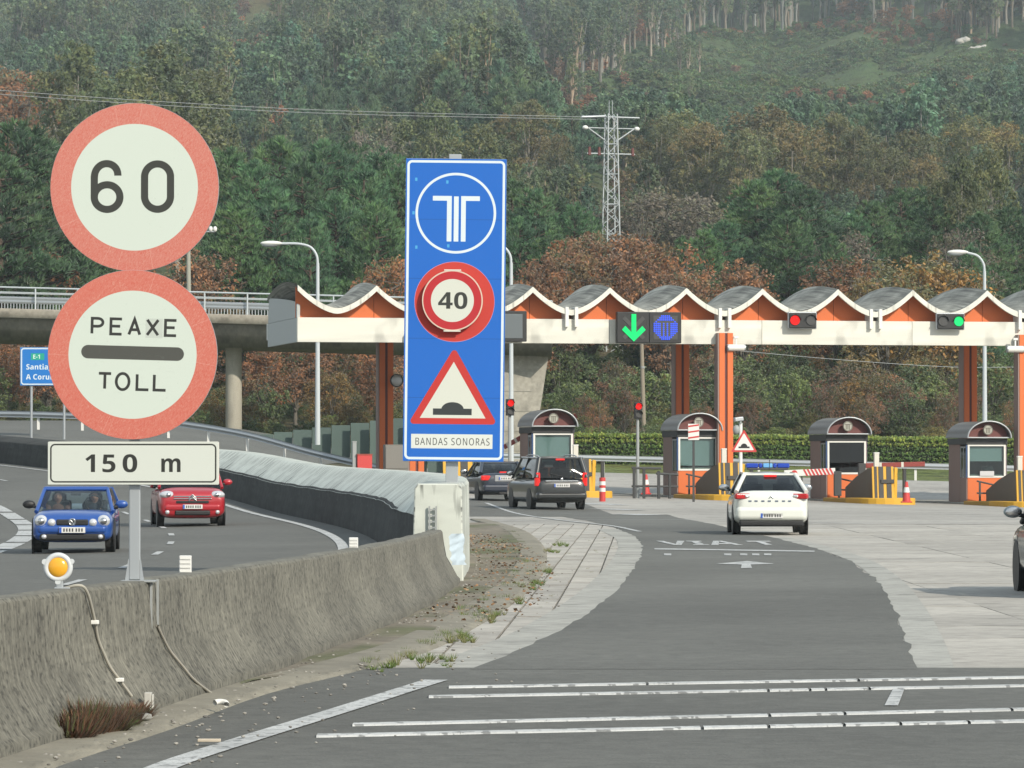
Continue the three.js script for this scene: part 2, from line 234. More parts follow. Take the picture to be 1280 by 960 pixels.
// painted markings
const markM = M.line;
{
  const roadY = flat(0.012);
  const mk = (name, geo) => struct(name, geo, markM);
  mk('edge_line', stripe([[150, 985], [215, 956], [300, 928], [390, 900], [460, 878], [510, 862], [545, 851]].map(([x, y]) => G(x, y)), 0.2, roadY));
  // raised rumble bars in broken pieces
  const bars = structGroup('rumble_strip'); reseed(8);
  for (const [x0, y0, x1, y1, br] of [[560, 860, 1400, 845.5, [800, 1062]], [535, 872, 1400, 856, [948, 1000, 1020, 1075]], [440, 907, 1400, 885, [945, 1040, 1255]], [395, 921, 1400, 900, [862, 945, 1040, 1112, 1200]]]) {
    const A = G(x0, y0), B = G(x1, y1), cuts = [x0, ...br, x1].map((x) => (x - x0) / (x1 - x0));
    for (let i = 0; i < cuts.length - 1; i++) {
      const t0 = cuts[i] + 0.0015, t1 = cuts[i + 1] - 0.0025, n = 24, rows = [];
      for (let k = 0; k <= n; k++) { const t = lerp(t0, t1, k / n), x = lerp(A[0], B[0], t), d = lerp(A[1], B[1], t), w = 0.085 + 0.02 * vnoise(t * 120, y0), o = 0.012 * (vnoise(t * 150, y1 + 3) - 0.5); rows.push([V(x, 0.002, -(d - w - 0.01 + o)), V(x, 0.017, -(d - w + o)), V(x, 0.02, -(d + o)), V(x, 0.017, -(d + w + o)), V(x, 0.002, -(d + w + 0.01 + o))]); }
      struct('bar', sheet(rows), markM, bars);
    }
  }
  // arrow
  const sh = (pts, h = 0.012, name = 'road_marking') => { const s = new THREE.Shape(pts.map(([x, y]) => { const q = G(x, y); return new THREE.Vector2(q[0], q[1]); })); const g = new THREE.ShapeGeometry(s); g.rotateX(-Math.PI / 2).translate(0, h, 0); mk(name, g); };
  sh([[926, 711], [940, 711], [938, 706.5], [968, 705.5], [934, 702], [895, 705.5], [927, 706.5]], 0.014, 'arrow_marking');
  sh([[818, 686], [1018, 689], [1018, 690.5], [818, 687.5]], 0.014, 'stop_line');
  sh([[1105, 883], [1122, 883], [1131, 860], [1117, 860]], 0.011, 'worn_marking');
  const font = await new FontLoader().loadAsync('fonts/droid/droid_sans_bold.typeface.json');
  const tg = new TextGeometry('VIA T', { font, size: 1, depth: 0.003, curveSegments: 5 }); tg.computeBoundingBox(); const bb = tg.boundingBox, w = bb.max.x - bb.min.x;
  tg.translate(-bb.min.x, 0, 0).scale(2.45 / w, 4.0, 1).rotateX(-Math.PI / 2).translate(PX(826, 87), 0.013, -86); mk('lane_lettering', tg);
  reseed(5);
  for (const px of [830, 905, 925, 940, 955]) sh([[px, 692.5], [px + 9, 692.7], [px + 9, 695], [px, 694.8]], 0.014);
  // lines toward the booths
  const pl = (X, d) => plazaY(X, d) + 0.014;
  mk('lane_line', stripe([[-1.4, 116], [1.5, 118], [5, 118.5], [9.5, 113]], 0.16, pl));
  mk('edge_line', stripe([[-0.9, 145], [0.2, 128], [1.4, 118], [2.6, 109], [3.1, 101]], 0.14, pl));
  for (const [a, b, d] of [[750, 795, 639], [782, 815, 644], [724, 776, 634]]) { const q = G(a, d), r = G(b, d + 1); mk('chevron_bar', stripe([q, [(q[0] + r[0]) / 2, (q[1] + r[1]) / 2], r], 1.0, pl, 6)); }
  // opposite carriageway: outer line, lane dashes, inner blocks
  const lyf = (X, d) => leftYX(X, d) + 0.012, off = (o, a, b, n = 30) => { const r = []; for (let i = 0; i <= n; i++) { const d = lerp(a, b, i / n); r.push([XB(d) - o, d]); } return r; };
  mk('edge_line', stripe(off(1.95, 30, 205, 60), 0.22, lyf, 0));
  for (let k = 0; k < 15; k++) { const d = 62 + k * 9.2; mk('lane_dash', stripe(off(5.6, d, d + 2.6, 4), 0.14, lyf, 0)); }
  for (let k = 0; k < 16; k++) { const d = 66 + k * 7.2; mk('edge_block', stripe(off(9.15, d, d + 6.2, 6), 0.5, lyf, 0)); }
}
// leaf litter and pebbles on the dirt strip, weeds in the joints
function instanced(name, geo, material, list, label, category) {   // list of [x, y, z, sx, sy, sz, ry, color, rx]
  const m = new THREE.InstancedMesh(geo, material, list.length), q = new THREE.Object3D();
  list.forEach(([x, y, z, sx, sy, sz, ry, c, rx = 0], i) => { q.position.set(x, y, z); q.rotation.set(rx, ry, 0); q.scale.set(sx, sy, sz); q.updateMatrix(); m.setMatrixAt(i, q.matrix); if (c) m.setColorAt(i, R(c)); });
  m.name = numbered(name); m.userData = { kind: 'stuff', label, category }; shade(m); scene.add(m); return m;
}
{
  reseed(21); const peb = [], grass = [], leaf = [];
  const tuft = (() => { const pos = []; for (let i = 0; i < 14; i++) { const a = i * 2.4, l = 0.6 + 0.4 * hash(i, 3), x = Math.cos(a) * 0.15, z = Math.sin(a) * 0.15, lx = Math.cos(a) * l * 0.6, lz = Math.sin(a) * l * 0.6; pos.push(x - 0.05 * Math.sin(a), 0, z + 0.05 * Math.cos(a), x + 0.05 * Math.sin(a), 0, z - 0.05 * Math.cos(a), x + lx, l, z + lz); } const g = new THREE.BufferGeometry(); g.setAttribute('position', new THREE.Float32BufferAttribute(pos, 3)); g.computeVertexNormals(); return g; })();
  for (let i = 0; i < 1100; i++) { const d = rr(24, 100), u = rnd(), x = XB(d) + 0.45 + u * u * rr(0.4, 1.9) + (d < 40 ? u * 0.3 : 0); const s = rr(0.007, 0.018) , k = rr(0.15, 0.42); peb.push([x, 0.035 + s * 0.3, -d, s * rr(0.8, 1.6), s * 0.6, s, rr(0, 6), [k, k * 0.95, k * 0.85]]); }
  for (let i = 0; i < 900; i++) { const d = rr(46, 96), x = XB(d) + rr(0.5, 1.7); const s = rr(0.02, 0.05); leaf.push([x, 0.05, -d, s, s, s * 0.7, rr(0, 6), pick([[0.22, 0.11, 0.05], [0.3, 0.17, 0.08], [0.16, 0.1, 0.06], [0.36, 0.25, 0.15]]), rr(-0.6, 0.6)]); }
  instanced('gravel', new THREE.IcosahedronGeometry(1, 0), mat([1, 1, 1], 0.95), peb, 'pale gravel scattered along the foot of the near concrete barrier', 'gravel');
  instanced('fallen_leaves', new THREE.PlaneGeometry(1, 1).rotateX(-Math.PI / 2 + 0.3), mat([1, 1, 1], 0.9, { side: THREE.DoubleSide }), leaf, 'brown fallen leaves lying inside the curved gutter kerb', 'leaves');
  const gp = [[640, 668], [662, 688], [664, 705], [655, 720], [640, 735], [612, 752], [590, 765], [567, 798], [575, 800], [560, 800], [545, 805], [690, 690], [700, 682], [655, 735], [640, 752], [615, 770], [603, 775], [596, 772], [545, 830], [520, 822], [475, 835], [670, 730], [680, 715]];
  for (const [px, py] of gp) { const [x, d] = G(px, py); for (let k = 0; k < 16; k++) { const s = rr(0.04, 0.13); grass.push([x + rr(-0.15, 0.15), 0.0, -(d + rr(-0.9, 0.9)), s, s * rr(0.5, 1.0), s, rr(0, 6), pick([[0.1, 0.16, 0.03], [0.14, 0.2, 0.05], [0.2, 0.2, 0.08]])]); } }
  for (let i = 0; i < 260; i++) { const d = rr(44, 96), k = Math.floor(rr(0, 7)), x = XB(d) + 1.75 + k * 0.6; if (x > laneL(d) - 0.6) continue; const s = rr(0.03, 0.07); grass.push([x + rr(-0.04, 0.04), -0.02, -d, s, s * 0.7, s, rr(0, 6), pick([[0.12, 0.17, 0.04], [0.22, 0.21, 0.1]])]); }
  instanced('weeds', tuft, mat([1, 1, 1], 0.9, { side: THREE.DoubleSide }), grass, 'low green weeds growing in the joints of the paving', 'weeds');
  // a reddish dry bush and greens at the foot of the barrier
  const dry = [], cx = G(115, 905), add = (px, py, n, w, h, cols) => { const [x, d] = G(px, py); for (let i = 0; i < n; i++) { const a = rr(0, 6.3), r = Math.sqrt(rnd()) * w; dry.push([x + Math.cos(a) * r, 0.02, -(d + Math.sin(a) * r * 1.5), 0.2, rr(0.25, 1) * h, 0.26, rr(0, 6), pick(cols)]); } };
  for (const [bx, by, bh] of [[84, 914, 0.24], [98, 910, 0.3], [114, 907, 0.27], [128, 905, 0.22], [143, 898, 0.2], [155, 890, 0.17]]) add(bx + 8, by + 15, 55, 0.075, bh, [[0.13, 0.07, 0.045], [0.18, 0.09, 0.05], [0.1, 0.075, 0.05], [0.1, 0.11, 0.04]]); add(160, 882, 60, 0.12, 0.2, [[0.2, 0.1, 0.06], [0.14, 0.08, 0.05]]); add(178, 886, 70, 0.13, 0.1, [[0.12, 0.22, 0.04], [0.16, 0.2, 0.06]]); add(135, 915, 60, 0.12, 0.09, [[0.13, 0.2, 0.04]]);
  const bush = thing('dry_bush', 'reddish dry weed clump at the foot of the near barrier below the amber lamp', 'bush');
  const m = new THREE.InstancedMesh(tuft, mat([1, 1, 1], 0.9, { side: THREE.DoubleSide }), dry.length), q = new THREE.Object3D(); dry.forEach(([x, y, z, sx, sy, sz, ry, c], i) => { q.position.set(x, y, z); q.rotation.set(0, ry, 0); q.scale.set(sx, sy, sz); q.updateMatrix(); m.setMatrixAt(i, q.matrix); m.setColorAt(i, R(c)); }); m.name = 'stems'; m.userData.kind = 'stuff'; shade(m); bush.add(m);
}
// ---------- barriers ----------
{
  const b = thing('concrete_barrier', 'long grey weathered concrete barrier sweeping from the lower left corner to the kerb nose', 'barrier');
  const rows = [], top = (d) => lerp(0.97, 0.8, clamp((d - 27) / 32, 0, 1));
  for (let d = 12; d <= 60.5; d += 0.6) {
    const h = top(d) + 0.012 * (vnoise(d * 1.7, 4) - 0.5), c = XB(d);
    const prof = [[0.38, -0.03], [0.37, 0.1], [0.33, 0.14], [0.24, 0.3], [0.175, 0.42], [0.14, 0.6], [0.115, h - 0.03], [0.09, h], [-0.09, h], [-0.115, h - 0.03], [-0.175, 0.42], [-0.33, 0.14], [-0.37, 0.1], [-0.38, -0.03]];
    rows.push(prof.map(([o, y]) => V(c + o + 0.008 * (vnoise(d * 2, o * 30) - 0.5), y, -d)));
  }
  const g = sheet(rows, (p, i, j) => [-p.z, [0, 0.13, 0.18, 0.37, 0.5, 0.7, 1.0, 1.05, 1.25, 1.3, 1.9, 2.2, 2.3, 2.4][j]]);
  const last = rows[rows.length - 1], sh = new THREE.Shape(last.map((p) => new THREE.Vector2(p.x, p.y))); const cap = new THREE.ShapeGeometry(sh).translate(0, 0, last[0].z);
  part(b, 'wall', g, M.barrier); part(b, 'end_face', cap, M.barrier);
  // crumpled plastic sheet caught on the end
  const w = thing('plastic_sheet', 'pale bluish crumpled plastic caught on the end of the near barrier', 'plastic'); reseed(4);
  const pr = []; for (let i = 0; i <= 10; i++) { const r = []; for (let j = 0; j <= 4; j++) r.push(V(XB(60) + 0.2 + j * 0.05 + 0.05 * rnd() + (i / 10) * 0.02, 0.75 - i * 0.045, -59.7 - 0.05 * rnd() - j * 0.05)); pr.push(r); }
  part(w, 'sheet', sheet(pr), mat([0.5, 0.6, 0.68], 0.5, { side: THREE.DoubleSide }));
  // tall painted wall along the bend
  const u = thing('painted_wall', 'tall concrete wall, white painted top over blackened base, curving left behind the red car', 'wall');
  const wr = [], pr2 = [], hW = (d) => 1.45 - 0.42 * ss(138, 166, d);
  for (let d = 61.5; d <= 226; d += 1.2) {
    const c = XB(d), y = leftY(d), h = hW(d), hs = 0.34, sl = 0.72 * ss(63, 80, d), lim = 0.86 + 0.03 * (vnoise(d * 0.8, 7) - 0.5);
    wr.push([[-hs - 0.1 - sl, -0.05], [-hs - 0.08 - sl, 0.25], [-hs - sl, 0.6], [-hs + 0.02 - sl, lim + 0.01], [-hs + 0.05, h - 0.02], [hs - 0.05, h - 0.02], [hs - 0.02, h - 0.08], [hs, -0.2]].map(([o, k]) => V(c + o, y + k, -d)));
    if (d < 158) pr2.push([[-hs + 0.01 - sl, lim], [-hs + 0.045, h], [hs - 0.04, h + 0.005], [hs, h - 0.06], [hs + 0.014, -0.18]].map(([o, k]) => V(c + o, y + k, -d)));
  }
  part(u, 'wall', sheet(wr, (p, i, j) => [i * 1.2, [0, 0.3, 0.7, 1.4, 1.5, 2, 2.1, 3.4][j]]), M.darkWall);
  part(u, 'white_paint', sheet(pr2, (p, i, j) => [i * 1.2, [0, 0.9, 1.4, 1.5, 2.9][j]]), M.whiteWall);
  const c0 = XB(61.5), es = new THREE.Shape([[-0.46, 0], [-0.42, 0.25], [-0.34, 0.6], [-0.32, 1.38], [-0.28, 1.44], [0.29, 1.44], [0.335, 1.36], [0.36, 0]].map(([a, e]) => new THREE.Vector2(a, e)));
  const eg = new THREE.ExtrudeGeometry(es, { depth: 0.5, bevelEnabled: true, bevelSize: 0.02, bevelThickness: 0.02, bevelSegments: 2 }).translate(c0, 0, -61.6);
  part(u, 'end_block', eg, M.whiteWall);
  const lad = thing('rung_frame', 'short metal rung frame fixed upright on the white end of the wall', 'ladder'); const lx = PX(541, 61), zf = -61.03;
  for (const s of [-1, 1]) part(lad, 'rail', box(0.022, 0.62, 0.03, lx + s * 0.05, 0.82, zf), M.galvDull);
  for (let k = 0; k < 7; k++) part(lad, 'rung', box(0.1, 0.02, 0.025, lx, 0.55 + k * 0.088, zf), M.galvDull);
  // guardrails
  const gr = (name, label, pts, hgt, postStep, group, material = M.galv) => {
    const t = thing(name, label, 'guardrail', group); const c = new THREE.CatmullRomCurve3(pts, false, 'centripetal'), n = 60, q = c.getSpacedPoints(n), L = c.getLength();
    const prof = [[0.31, 0.02], [0.25, -0.03], [0.19, 0.05], [0.155, 0.05], [0.12, 0.05], [0.06, -0.03], [0, 0.02]].map(([y, o]) => [y + hgt - 0.31, o]);
    const rws = q.map((p, i) => { const a = q[Math.max(0, i - 1)], b2 = q[Math.min(n, i + 1)], tx = b2.x - a.x, tz = b2.z - a.z, l = Math.hypot(tx, tz), nx = -tz / l, nz = tx / l; return prof.map(([y, o]) => V(p.x + nx * o, p.y + y, p.z + nz * o)); });
    part(t, 'rail', sheet(rws), material);
    for (let k = 0; k <= L / postStep; k++) { const p = c.getPointAt(Math.min(1, k * postStep / L)); part(t, 'post', box(0.12, hgt - 0.02, 0.1, p.x, p.y + hgt / 2 - 0.06, p.z - 0.12), M.white); }
  };
  const left = []; for (const [px, d] of [[-60, 200], [60, 197], [180, 194], [300, 190], [400, 186], [520, 181], [600, 178]]) { const X = PX(px, d); left.push(V(X, T(X, d) + 0.05, -d)); }
  gr('guardrail', 'grey guardrail with white posts on the grass verge below the bridge', left, 0.85, 2.6);
  const right = []; for (const [px, d] of [[560, 214], [800, 214], [1050, 213], [1380, 212]]) { const X = PX(px, d); right.push(V(X, T(X, d) + 0.02, -d)); }
  gr('guardrail', 'long double grey guardrail in front of the clipped hedge behind the booths', right, 0.95, 4);
}
// ---------- signs on the near barrier ----------
const INK = '#33352f', WHITE = '#ccd6cc';
function fadedRing(x, w, R0, R1, base, seed, cx = w / 2, cy = w / 2) {   // bleached red ring with fine streaks
  x.fillStyle = base; x.beginPath(); x.arc(cx, cy, R0, 0, 7); x.fill();
  reseed(seed); x.save(); x.beginPath(); x.arc(cx, cy, R0, 0, 7); x.clip();
  for (let i = 0; i < 15000; i++) { const a = rnd() * 6.283, r = lerp(R1, R0, rnd()), px = cx + Math.cos(a) * r, py = cy + Math.sin(a) * r, l = 3 + rnd() * 9; const low = Math.sin(a) > 0.2 ? 0.5 : 0.62; x.strokeStyle = rnd() < low ? `rgba(214,168,150,${0.12 + rnd() * 0.3})` : `rgba(190,62,46,${0.12 + rnd() * 0.3})`; x.lineWidth = 1 + rnd() * 2; x.beginPath(); x.moveTo(px, py); x.lineTo(px - l * 0.55, py + l); x.stroke(); }
  for (let i = 0; i < 6; i++) { const a = rnd() * 6.28; x.strokeStyle = 'rgba(225,195,180,0.5)'; x.lineWidth = 2; x.beginPath(); x.moveTo(cx + Math.cos(a) * R1, cy + Math.sin(a) * R1); x.lineTo(cx + Math.cos(a + 0.02) * R0, cy + Math.sin(a + 0.02) * R0); x.stroke(); }
  x.restore(); x.fillStyle = WHITE; x.beginPath(); x.arc(cx, cy, R1, 0, 7); x.fill();
  for (let i = 0; i < 140; i++) { x.fillStyle = `rgba(120,130,120,${rnd() * 0.10})`; x.beginPath(); x.arc(cx + (rnd() - 0.5) * R1 * 1.6, cy + (rnd() - 0.5) * R1 * 1.6, rnd() * 5, 0, 7); x.fill(); }
}
const faceMat = (t, rough = 0.5) => new THREE.MeshStandardMaterial({ map: t, color: R([0.78, 0.78, 0.78]), roughness: rough });
const six = (x, cx, cy, w, h, lw) => {  // the road-sign digit 6
  x.lineWidth = lw; x.beginPath(); x.ellipse(cx, cy + h * 0.23, w / 2, h * 0.27, 0, 0, 7); x.stroke();
  x.beginPath(); x.moveTo(cx - w / 2, cy + h * 0.25); x.lineTo(cx - w / 2, cy - h * 0.18); x.bezierCurveTo(cx - w / 2, cy - h * 0.6, cx + w * 0.42, cy - h * 0.6, cx + w * 0.42, cy - h * 0.24); x.stroke();
};
const zero = (x, cx, cy, w, h, lw) => { x.lineWidth = lw; x.beginPath(); x.roundRect(cx - w / 2, cy - h / 2, w, h, w / 2); x.stroke(); };
{
  const d = 31.3, s = d / F, t = thing('toll_warning_sign', 'post on near barrier with faded discs reading 60 and PEAXE TOLL', 'road sign');
  const post = P(168, 727, d);
  part(t, 'post', merge([rbox(0.085, PY(140, d) - PY(725, d), 0.05, post.x, (PY(140, d) + PY(725, d)) / 2, -d - 0.05, 0.01)]), M.galv);
  for (const q of [-1, 1]) part(t, 'brace', new THREE.ExtrudeGeometry(new THREE.Shape([new THREE.Vector2(0, 0), new THREE.Vector2(q * 0.03, 0), new THREE.Vector2(q * 0.006, 0.16), new THREE.Vector2(0, 0.16)]), { depth: 0.012, bevelEnabled: false }).translate(post.x + q * 0.041, 0.945, -d - 0.035), M.galv);
  part(t, 'base_clamp', merge([rbox(0.26, 0.014, 0.22, post.x + 0.03, 0.94, -d - 0.04, 0.004), box(0.018, 0.4, 0.012, post.x + 0.13, 0.75, -d + 0.02), box(0.018, 0.4, 0.012, post.x + 0.16, 0.75, -d - 0.2)]), M.galvDull);
  const discAt = (px, py, rp, tex, name, z, lab) => { const c = P(px, py, d), r = rp * s; const o = part(t, name, disc(r, 0.03, c.x, c.y, -d + z, 64), M.galv, lab); const f = new THREE.CircleGeometry(r * 0.997, 64).translate(c.x, c.y, -d + z + 0.018); part(o, 'face', f, faceMat(tex)); return o; };
  const t60 = canvasTex(1024, 1024, (x, w) => { x.fillStyle = '#c9584a'; x.fillRect(0, 0, w, w); fadedRing(x, w, 512, 386, '#c9786a', 11); x.strokeStyle = INK; x.save(); x.lineWidth = 40; six(x, 345, 508, 156, 278, 44); zero(x, 652, 508, 158, 276, 44); x.restore(); });
  discAt(168, 234, 105.5, t60, 'disc', 0.0, 'bleached red ringed disc reading 60');
  const tt = canvasTex(1024, 1024, (x, w) => {
    x.fillStyle = '#d0604e'; x.fillRect(0, 0, w, w); fadedRing(x, w, 512, 388, '#ca6f5f', 31); x.save(); x.translate(512, 512); x.rotate(0.028);
    x.fillStyle = '#4a4b46'; x.beginPath(); x.roundRect(-311, -52, 622, 82, 41); x.fill();
    x.fillStyle = 'rgba(120,120,120,0.16)'; x.fillRect(74, -222, 104, 118);
    x.strokeStyle = '#2b2c29'; x.lineWidth = 17; x.lineCap = 'butt'; x.lineJoin = 'miter';
    const L = { P: [[0, 1, 0, 0], 'arcP'], };
    const letter = (ch, lx, y, w2, h) => { x.beginPath(); const m = (a, b) => x.moveTo(lx + a * w2, y + b * h), l = (a, b) => x.lineTo(lx + a * w2, y + b * h);
      if (ch === 'P') { m(0, 1); l(0, 0); l(0.5, 0); x.bezierCurveTo(lx + w2 * 1.15, y, lx + w2 * 1.15, y + h * 0.52, lx + w2 * 0.5, y + h * 0.52); l(0, 0.52); }
      if (ch === 'E') { m(1, 0); l(0, 0); l(0, 1); l(1, 1); m(0, 0.48); l(0.85, 0.48); }
      if (ch === 'A') { m(0, 1); l(0.5, 0); l(1, 1); m(0.2, 0.68); l(0.8, 0.68); }
      if (ch === 'X') { m(0, 0); l(1, 1); m(1, 0); l(0, 1); }
      if (ch === 'T') { m(0, 0); l(1, 0); m(0.5, 0); l(0.5, 1); }
      if (ch === 'L') { m(0, 0); l(0, 1); l(0.95, 1); }
      if (ch === 'O') { x.ellipse(lx + w2 / 2, y + h / 2, w2 * 0.52, h * 0.53, 0, 0, 7); }
      x.stroke(); };
    [['P', -250], ['E', -136], ['A', -26], ['X', 84], ['E', 194]].forEach(([c, q]) => letter(c, q, -214, 66, 92));
    [['T', -200], ['O', -92], ['L', 32], ['L', 136]].forEach(([c, q]) => letter(c, q, 118, 74, 92));
    x.restore(); reseed(9); for (let i = 0; i < 40; i++) { x.strokeStyle = `rgba(150,160,155,${rnd() * 0.25})`; x.lineWidth = 2; const a = 300 + rnd() * 420, b = 300 + rnd() * 480; x.beginPath(); x.moveTo(a, b); x.quadraticCurveTo(a + 30, b - 12, a + 60 * rnd(), b + 20 * rnd()); x.stroke(); }
  });
  discAt(166, 443.5, 106, tt, 'disc', 0.012, 'bleached red ringed disc reading PEAXE TOLL with a dark bar');
  const a = P(60, 552, d), b = P(274, 606, d), w = b.x - a.x, h = a.y - b.y;
  const pl = part(t, 'distance_plate', rbox(w, h, 0.03, (a.x + b.x) / 2, (a.y + b.y) / 2, -d + 0.005, 0.012), M.cream, 'white plate with black border reading 150 m');
  const tp = canvasTex(1024, 260, (x, W, H) => { x.fillStyle = '#dcdfda'; x.fillRect(0, 0, W, H); x.fillStyle = '#cfd4cc'; x.fillRect(0, 0, W, H); x.strokeStyle = '#262723'; x.lineWidth = 9; x.beginPath(); x.roundRect(17, 16, W - 34, H - 32, 26); x.stroke(); x.fillStyle = '#262723'; x.textAlign = 'center'; x.font = 'bold 150px sans-serif'; for (const [c, cx, sx] of [['1', 262, 1.1], ['5', 366, 1.12], ['0', 492, 1.2], ['m', 738, 0.98]]) { x.save(); x.translate(cx, 184); x.scale(sx, 1); x.fillText(c, 0, 0); x.restore(); } });
  part(pl, 'face', new THREE.PlaneGeometry(w * 0.995, h * 0.985).translate((a.x + b.x) / 2, (a.y + b.y) / 2, -d + 0.0235), faceMat(tp));
}
// amber lamp on the barrier with its conduit
{
  const d = 28.9, c = P(73, 709, d), t = thing('amber_lamp', 'round amber warning lamp in a white ring on top of the near barrier', 'lamp');
  part(t, 'ring', merge([new THREE.TorusGeometry(0.083, 0.02, 10, 36).translate(c.x, c.y, c.z), disc(0.085, 0.05, c.x, c.y, c.z - 0.03), ...[0.4, 2.75, 4.71].map((a) => disc(0.02, 0.03, c.x + Math.cos(a) * 0.1, c.y + Math.sin(a) * 0.1, c.z, 12))]), mat([0.62, 0.65, 0.66], 0.5));
  part(t, 'lens', ball(0.07, 0.07, 0.03, c.x, c.y, c.z + 0.005, 24), mat([0.85, 0.42, 0.03], 0.2));
  part(t, 'foot', merge([rbox(0.05, 0.07, 0.04, c.x + 0.01, c.y - 0.12, c.z - 0.01, 0.01), rbox(0.11, 0.015, 0.07, c.x + 0.03, c.y - 0.145, c.z - 0.01, 0.005)]), M.galv);
  const face = (d2, y) => XB(d2) + (y > 0.6 ? 0.13 : y > 0.42 ? lerp(0.175, 0.13, (y - 0.42) / 0.2) : y > 0.14 ? lerp(0.33, 0.175, (y - 0.14) / 0.28) : 0.375) + 0.02;
  const run = (d0, top, slope) => [0.9, 0.75, 0.6, 0.5, 0.4, 0.28, 0.18].filter((y) => y <= top).map((y) => { const dd = d0 + (0.9 - y) * slope; return V(face(dd, y), y, -dd); });
  const k = thing('conduit', 'pale cable conduit running from the amber lamp down the barrier face', 'conduit', 'conduits down the barrier');
  part(k, 'pipe', tube([V(c.x + 0.05, 0.965, c.z), V(c.x + 0.13, 0.985, c.z + 0.02), V(XB(28.9) + 0.12, 0.975, -28.9), ...run(29.0, 0.86, 0.75)], 0.011, 50), mat([0.42, 0.4, 0.34], 0.8));
  for (const [y, dd] of [[0.72, 29.13], [0.3, 29.45]]) part(k, 'clip', rbox(0.06, 0.03, 0.05, face(dd, y), y, -dd, 0.008), M.white);
  const jb = thing('junction_box', 'small pale junction box at the barrier foot where the conduit ends', 'box'); part(jb, 'box', rbox(0.05, 0.15, 0.11, face(29.75, 0.12) + 0.01, 0.12, -29.75, 0.006), mat([0.5, 0.49, 0.45], 0.8)); part(jb, 'lid', rbox(0.012, 0.12, 0.08, face(29.75, 0.12) + 0.043, 0.12, -29.75, 0.004), mat([0.56, 0.55, 0.5], 0.8));
  const k2 = thing('conduit', 'thin conduit bending down the barrier face below the sign post', 'conduit', 'conduits down the barrier');
  part(k2, 'pipe', tube(run(31.08, 0.6, 1.2).concat([V(face(32.4, 0.02) + 0.02, 0.02, -32.4)]), 0.011, 40), mat([0.36, 0.34, 0.29], 0.8));
  // white reflector blocks on the top edge
  for (const [px, py, dd, lab] of [[232, 708, 34, 'small white ribbed reflector block on the barrier just right of the sign post'], [442, 682, 45.5, 'small white reflector block on the barrier at the end of the opposite edge line']]) { const q = P(px, py, dd), r = thing('reflector', lab, 'reflector', 'reflectors on the barrier'); part(r, 'block', rbox(0.1, 0.16, 0.05, q.x, q.y + 0.01, q.z, 0.008), M.plate); for (let i = 0; i < 4; i++) part(r, 'rib', box(0.085, 0.012, 0.01, q.x, q.y - 0.04 + i * 0.035, q.z + 0.027), M.white); }
  // litter
  const lt = (px, py, w, name, lab, geo, m) => { const [x, dd] = G(px, py, 0.06), o = thing(name, lab, 'litter'); part(o, 'scrap', geo.translate(x, 0.07, -dd), m); };
  lt(275, 882, 0.1, 'bottle_scrap', 'white curved plastic scrap lying beside the gutter', new THREE.TorusGeometry(0.05, 0.022, 8, 14, 2.4).rotateX(-1.2), M.white);
  lt(262, 921, 0.1, 'plank_scrap', 'small pale plank lying near the white edge line', rbox(0.15, 0.02, 0.05, 0, -0.03, 0, 0.005), mat([0.55, 0.48, 0.38], 0.9));
  lt(167, 897, 0.1, 'stone_slab', 'grey broken slab lying by the green weeds at the barrier foot', rbox(0.24, 0.04, 0.14, 0, 0, 0, 0.012, 0, 0.3), mat([0.3, 0.3, 0.28], 0.9));
}
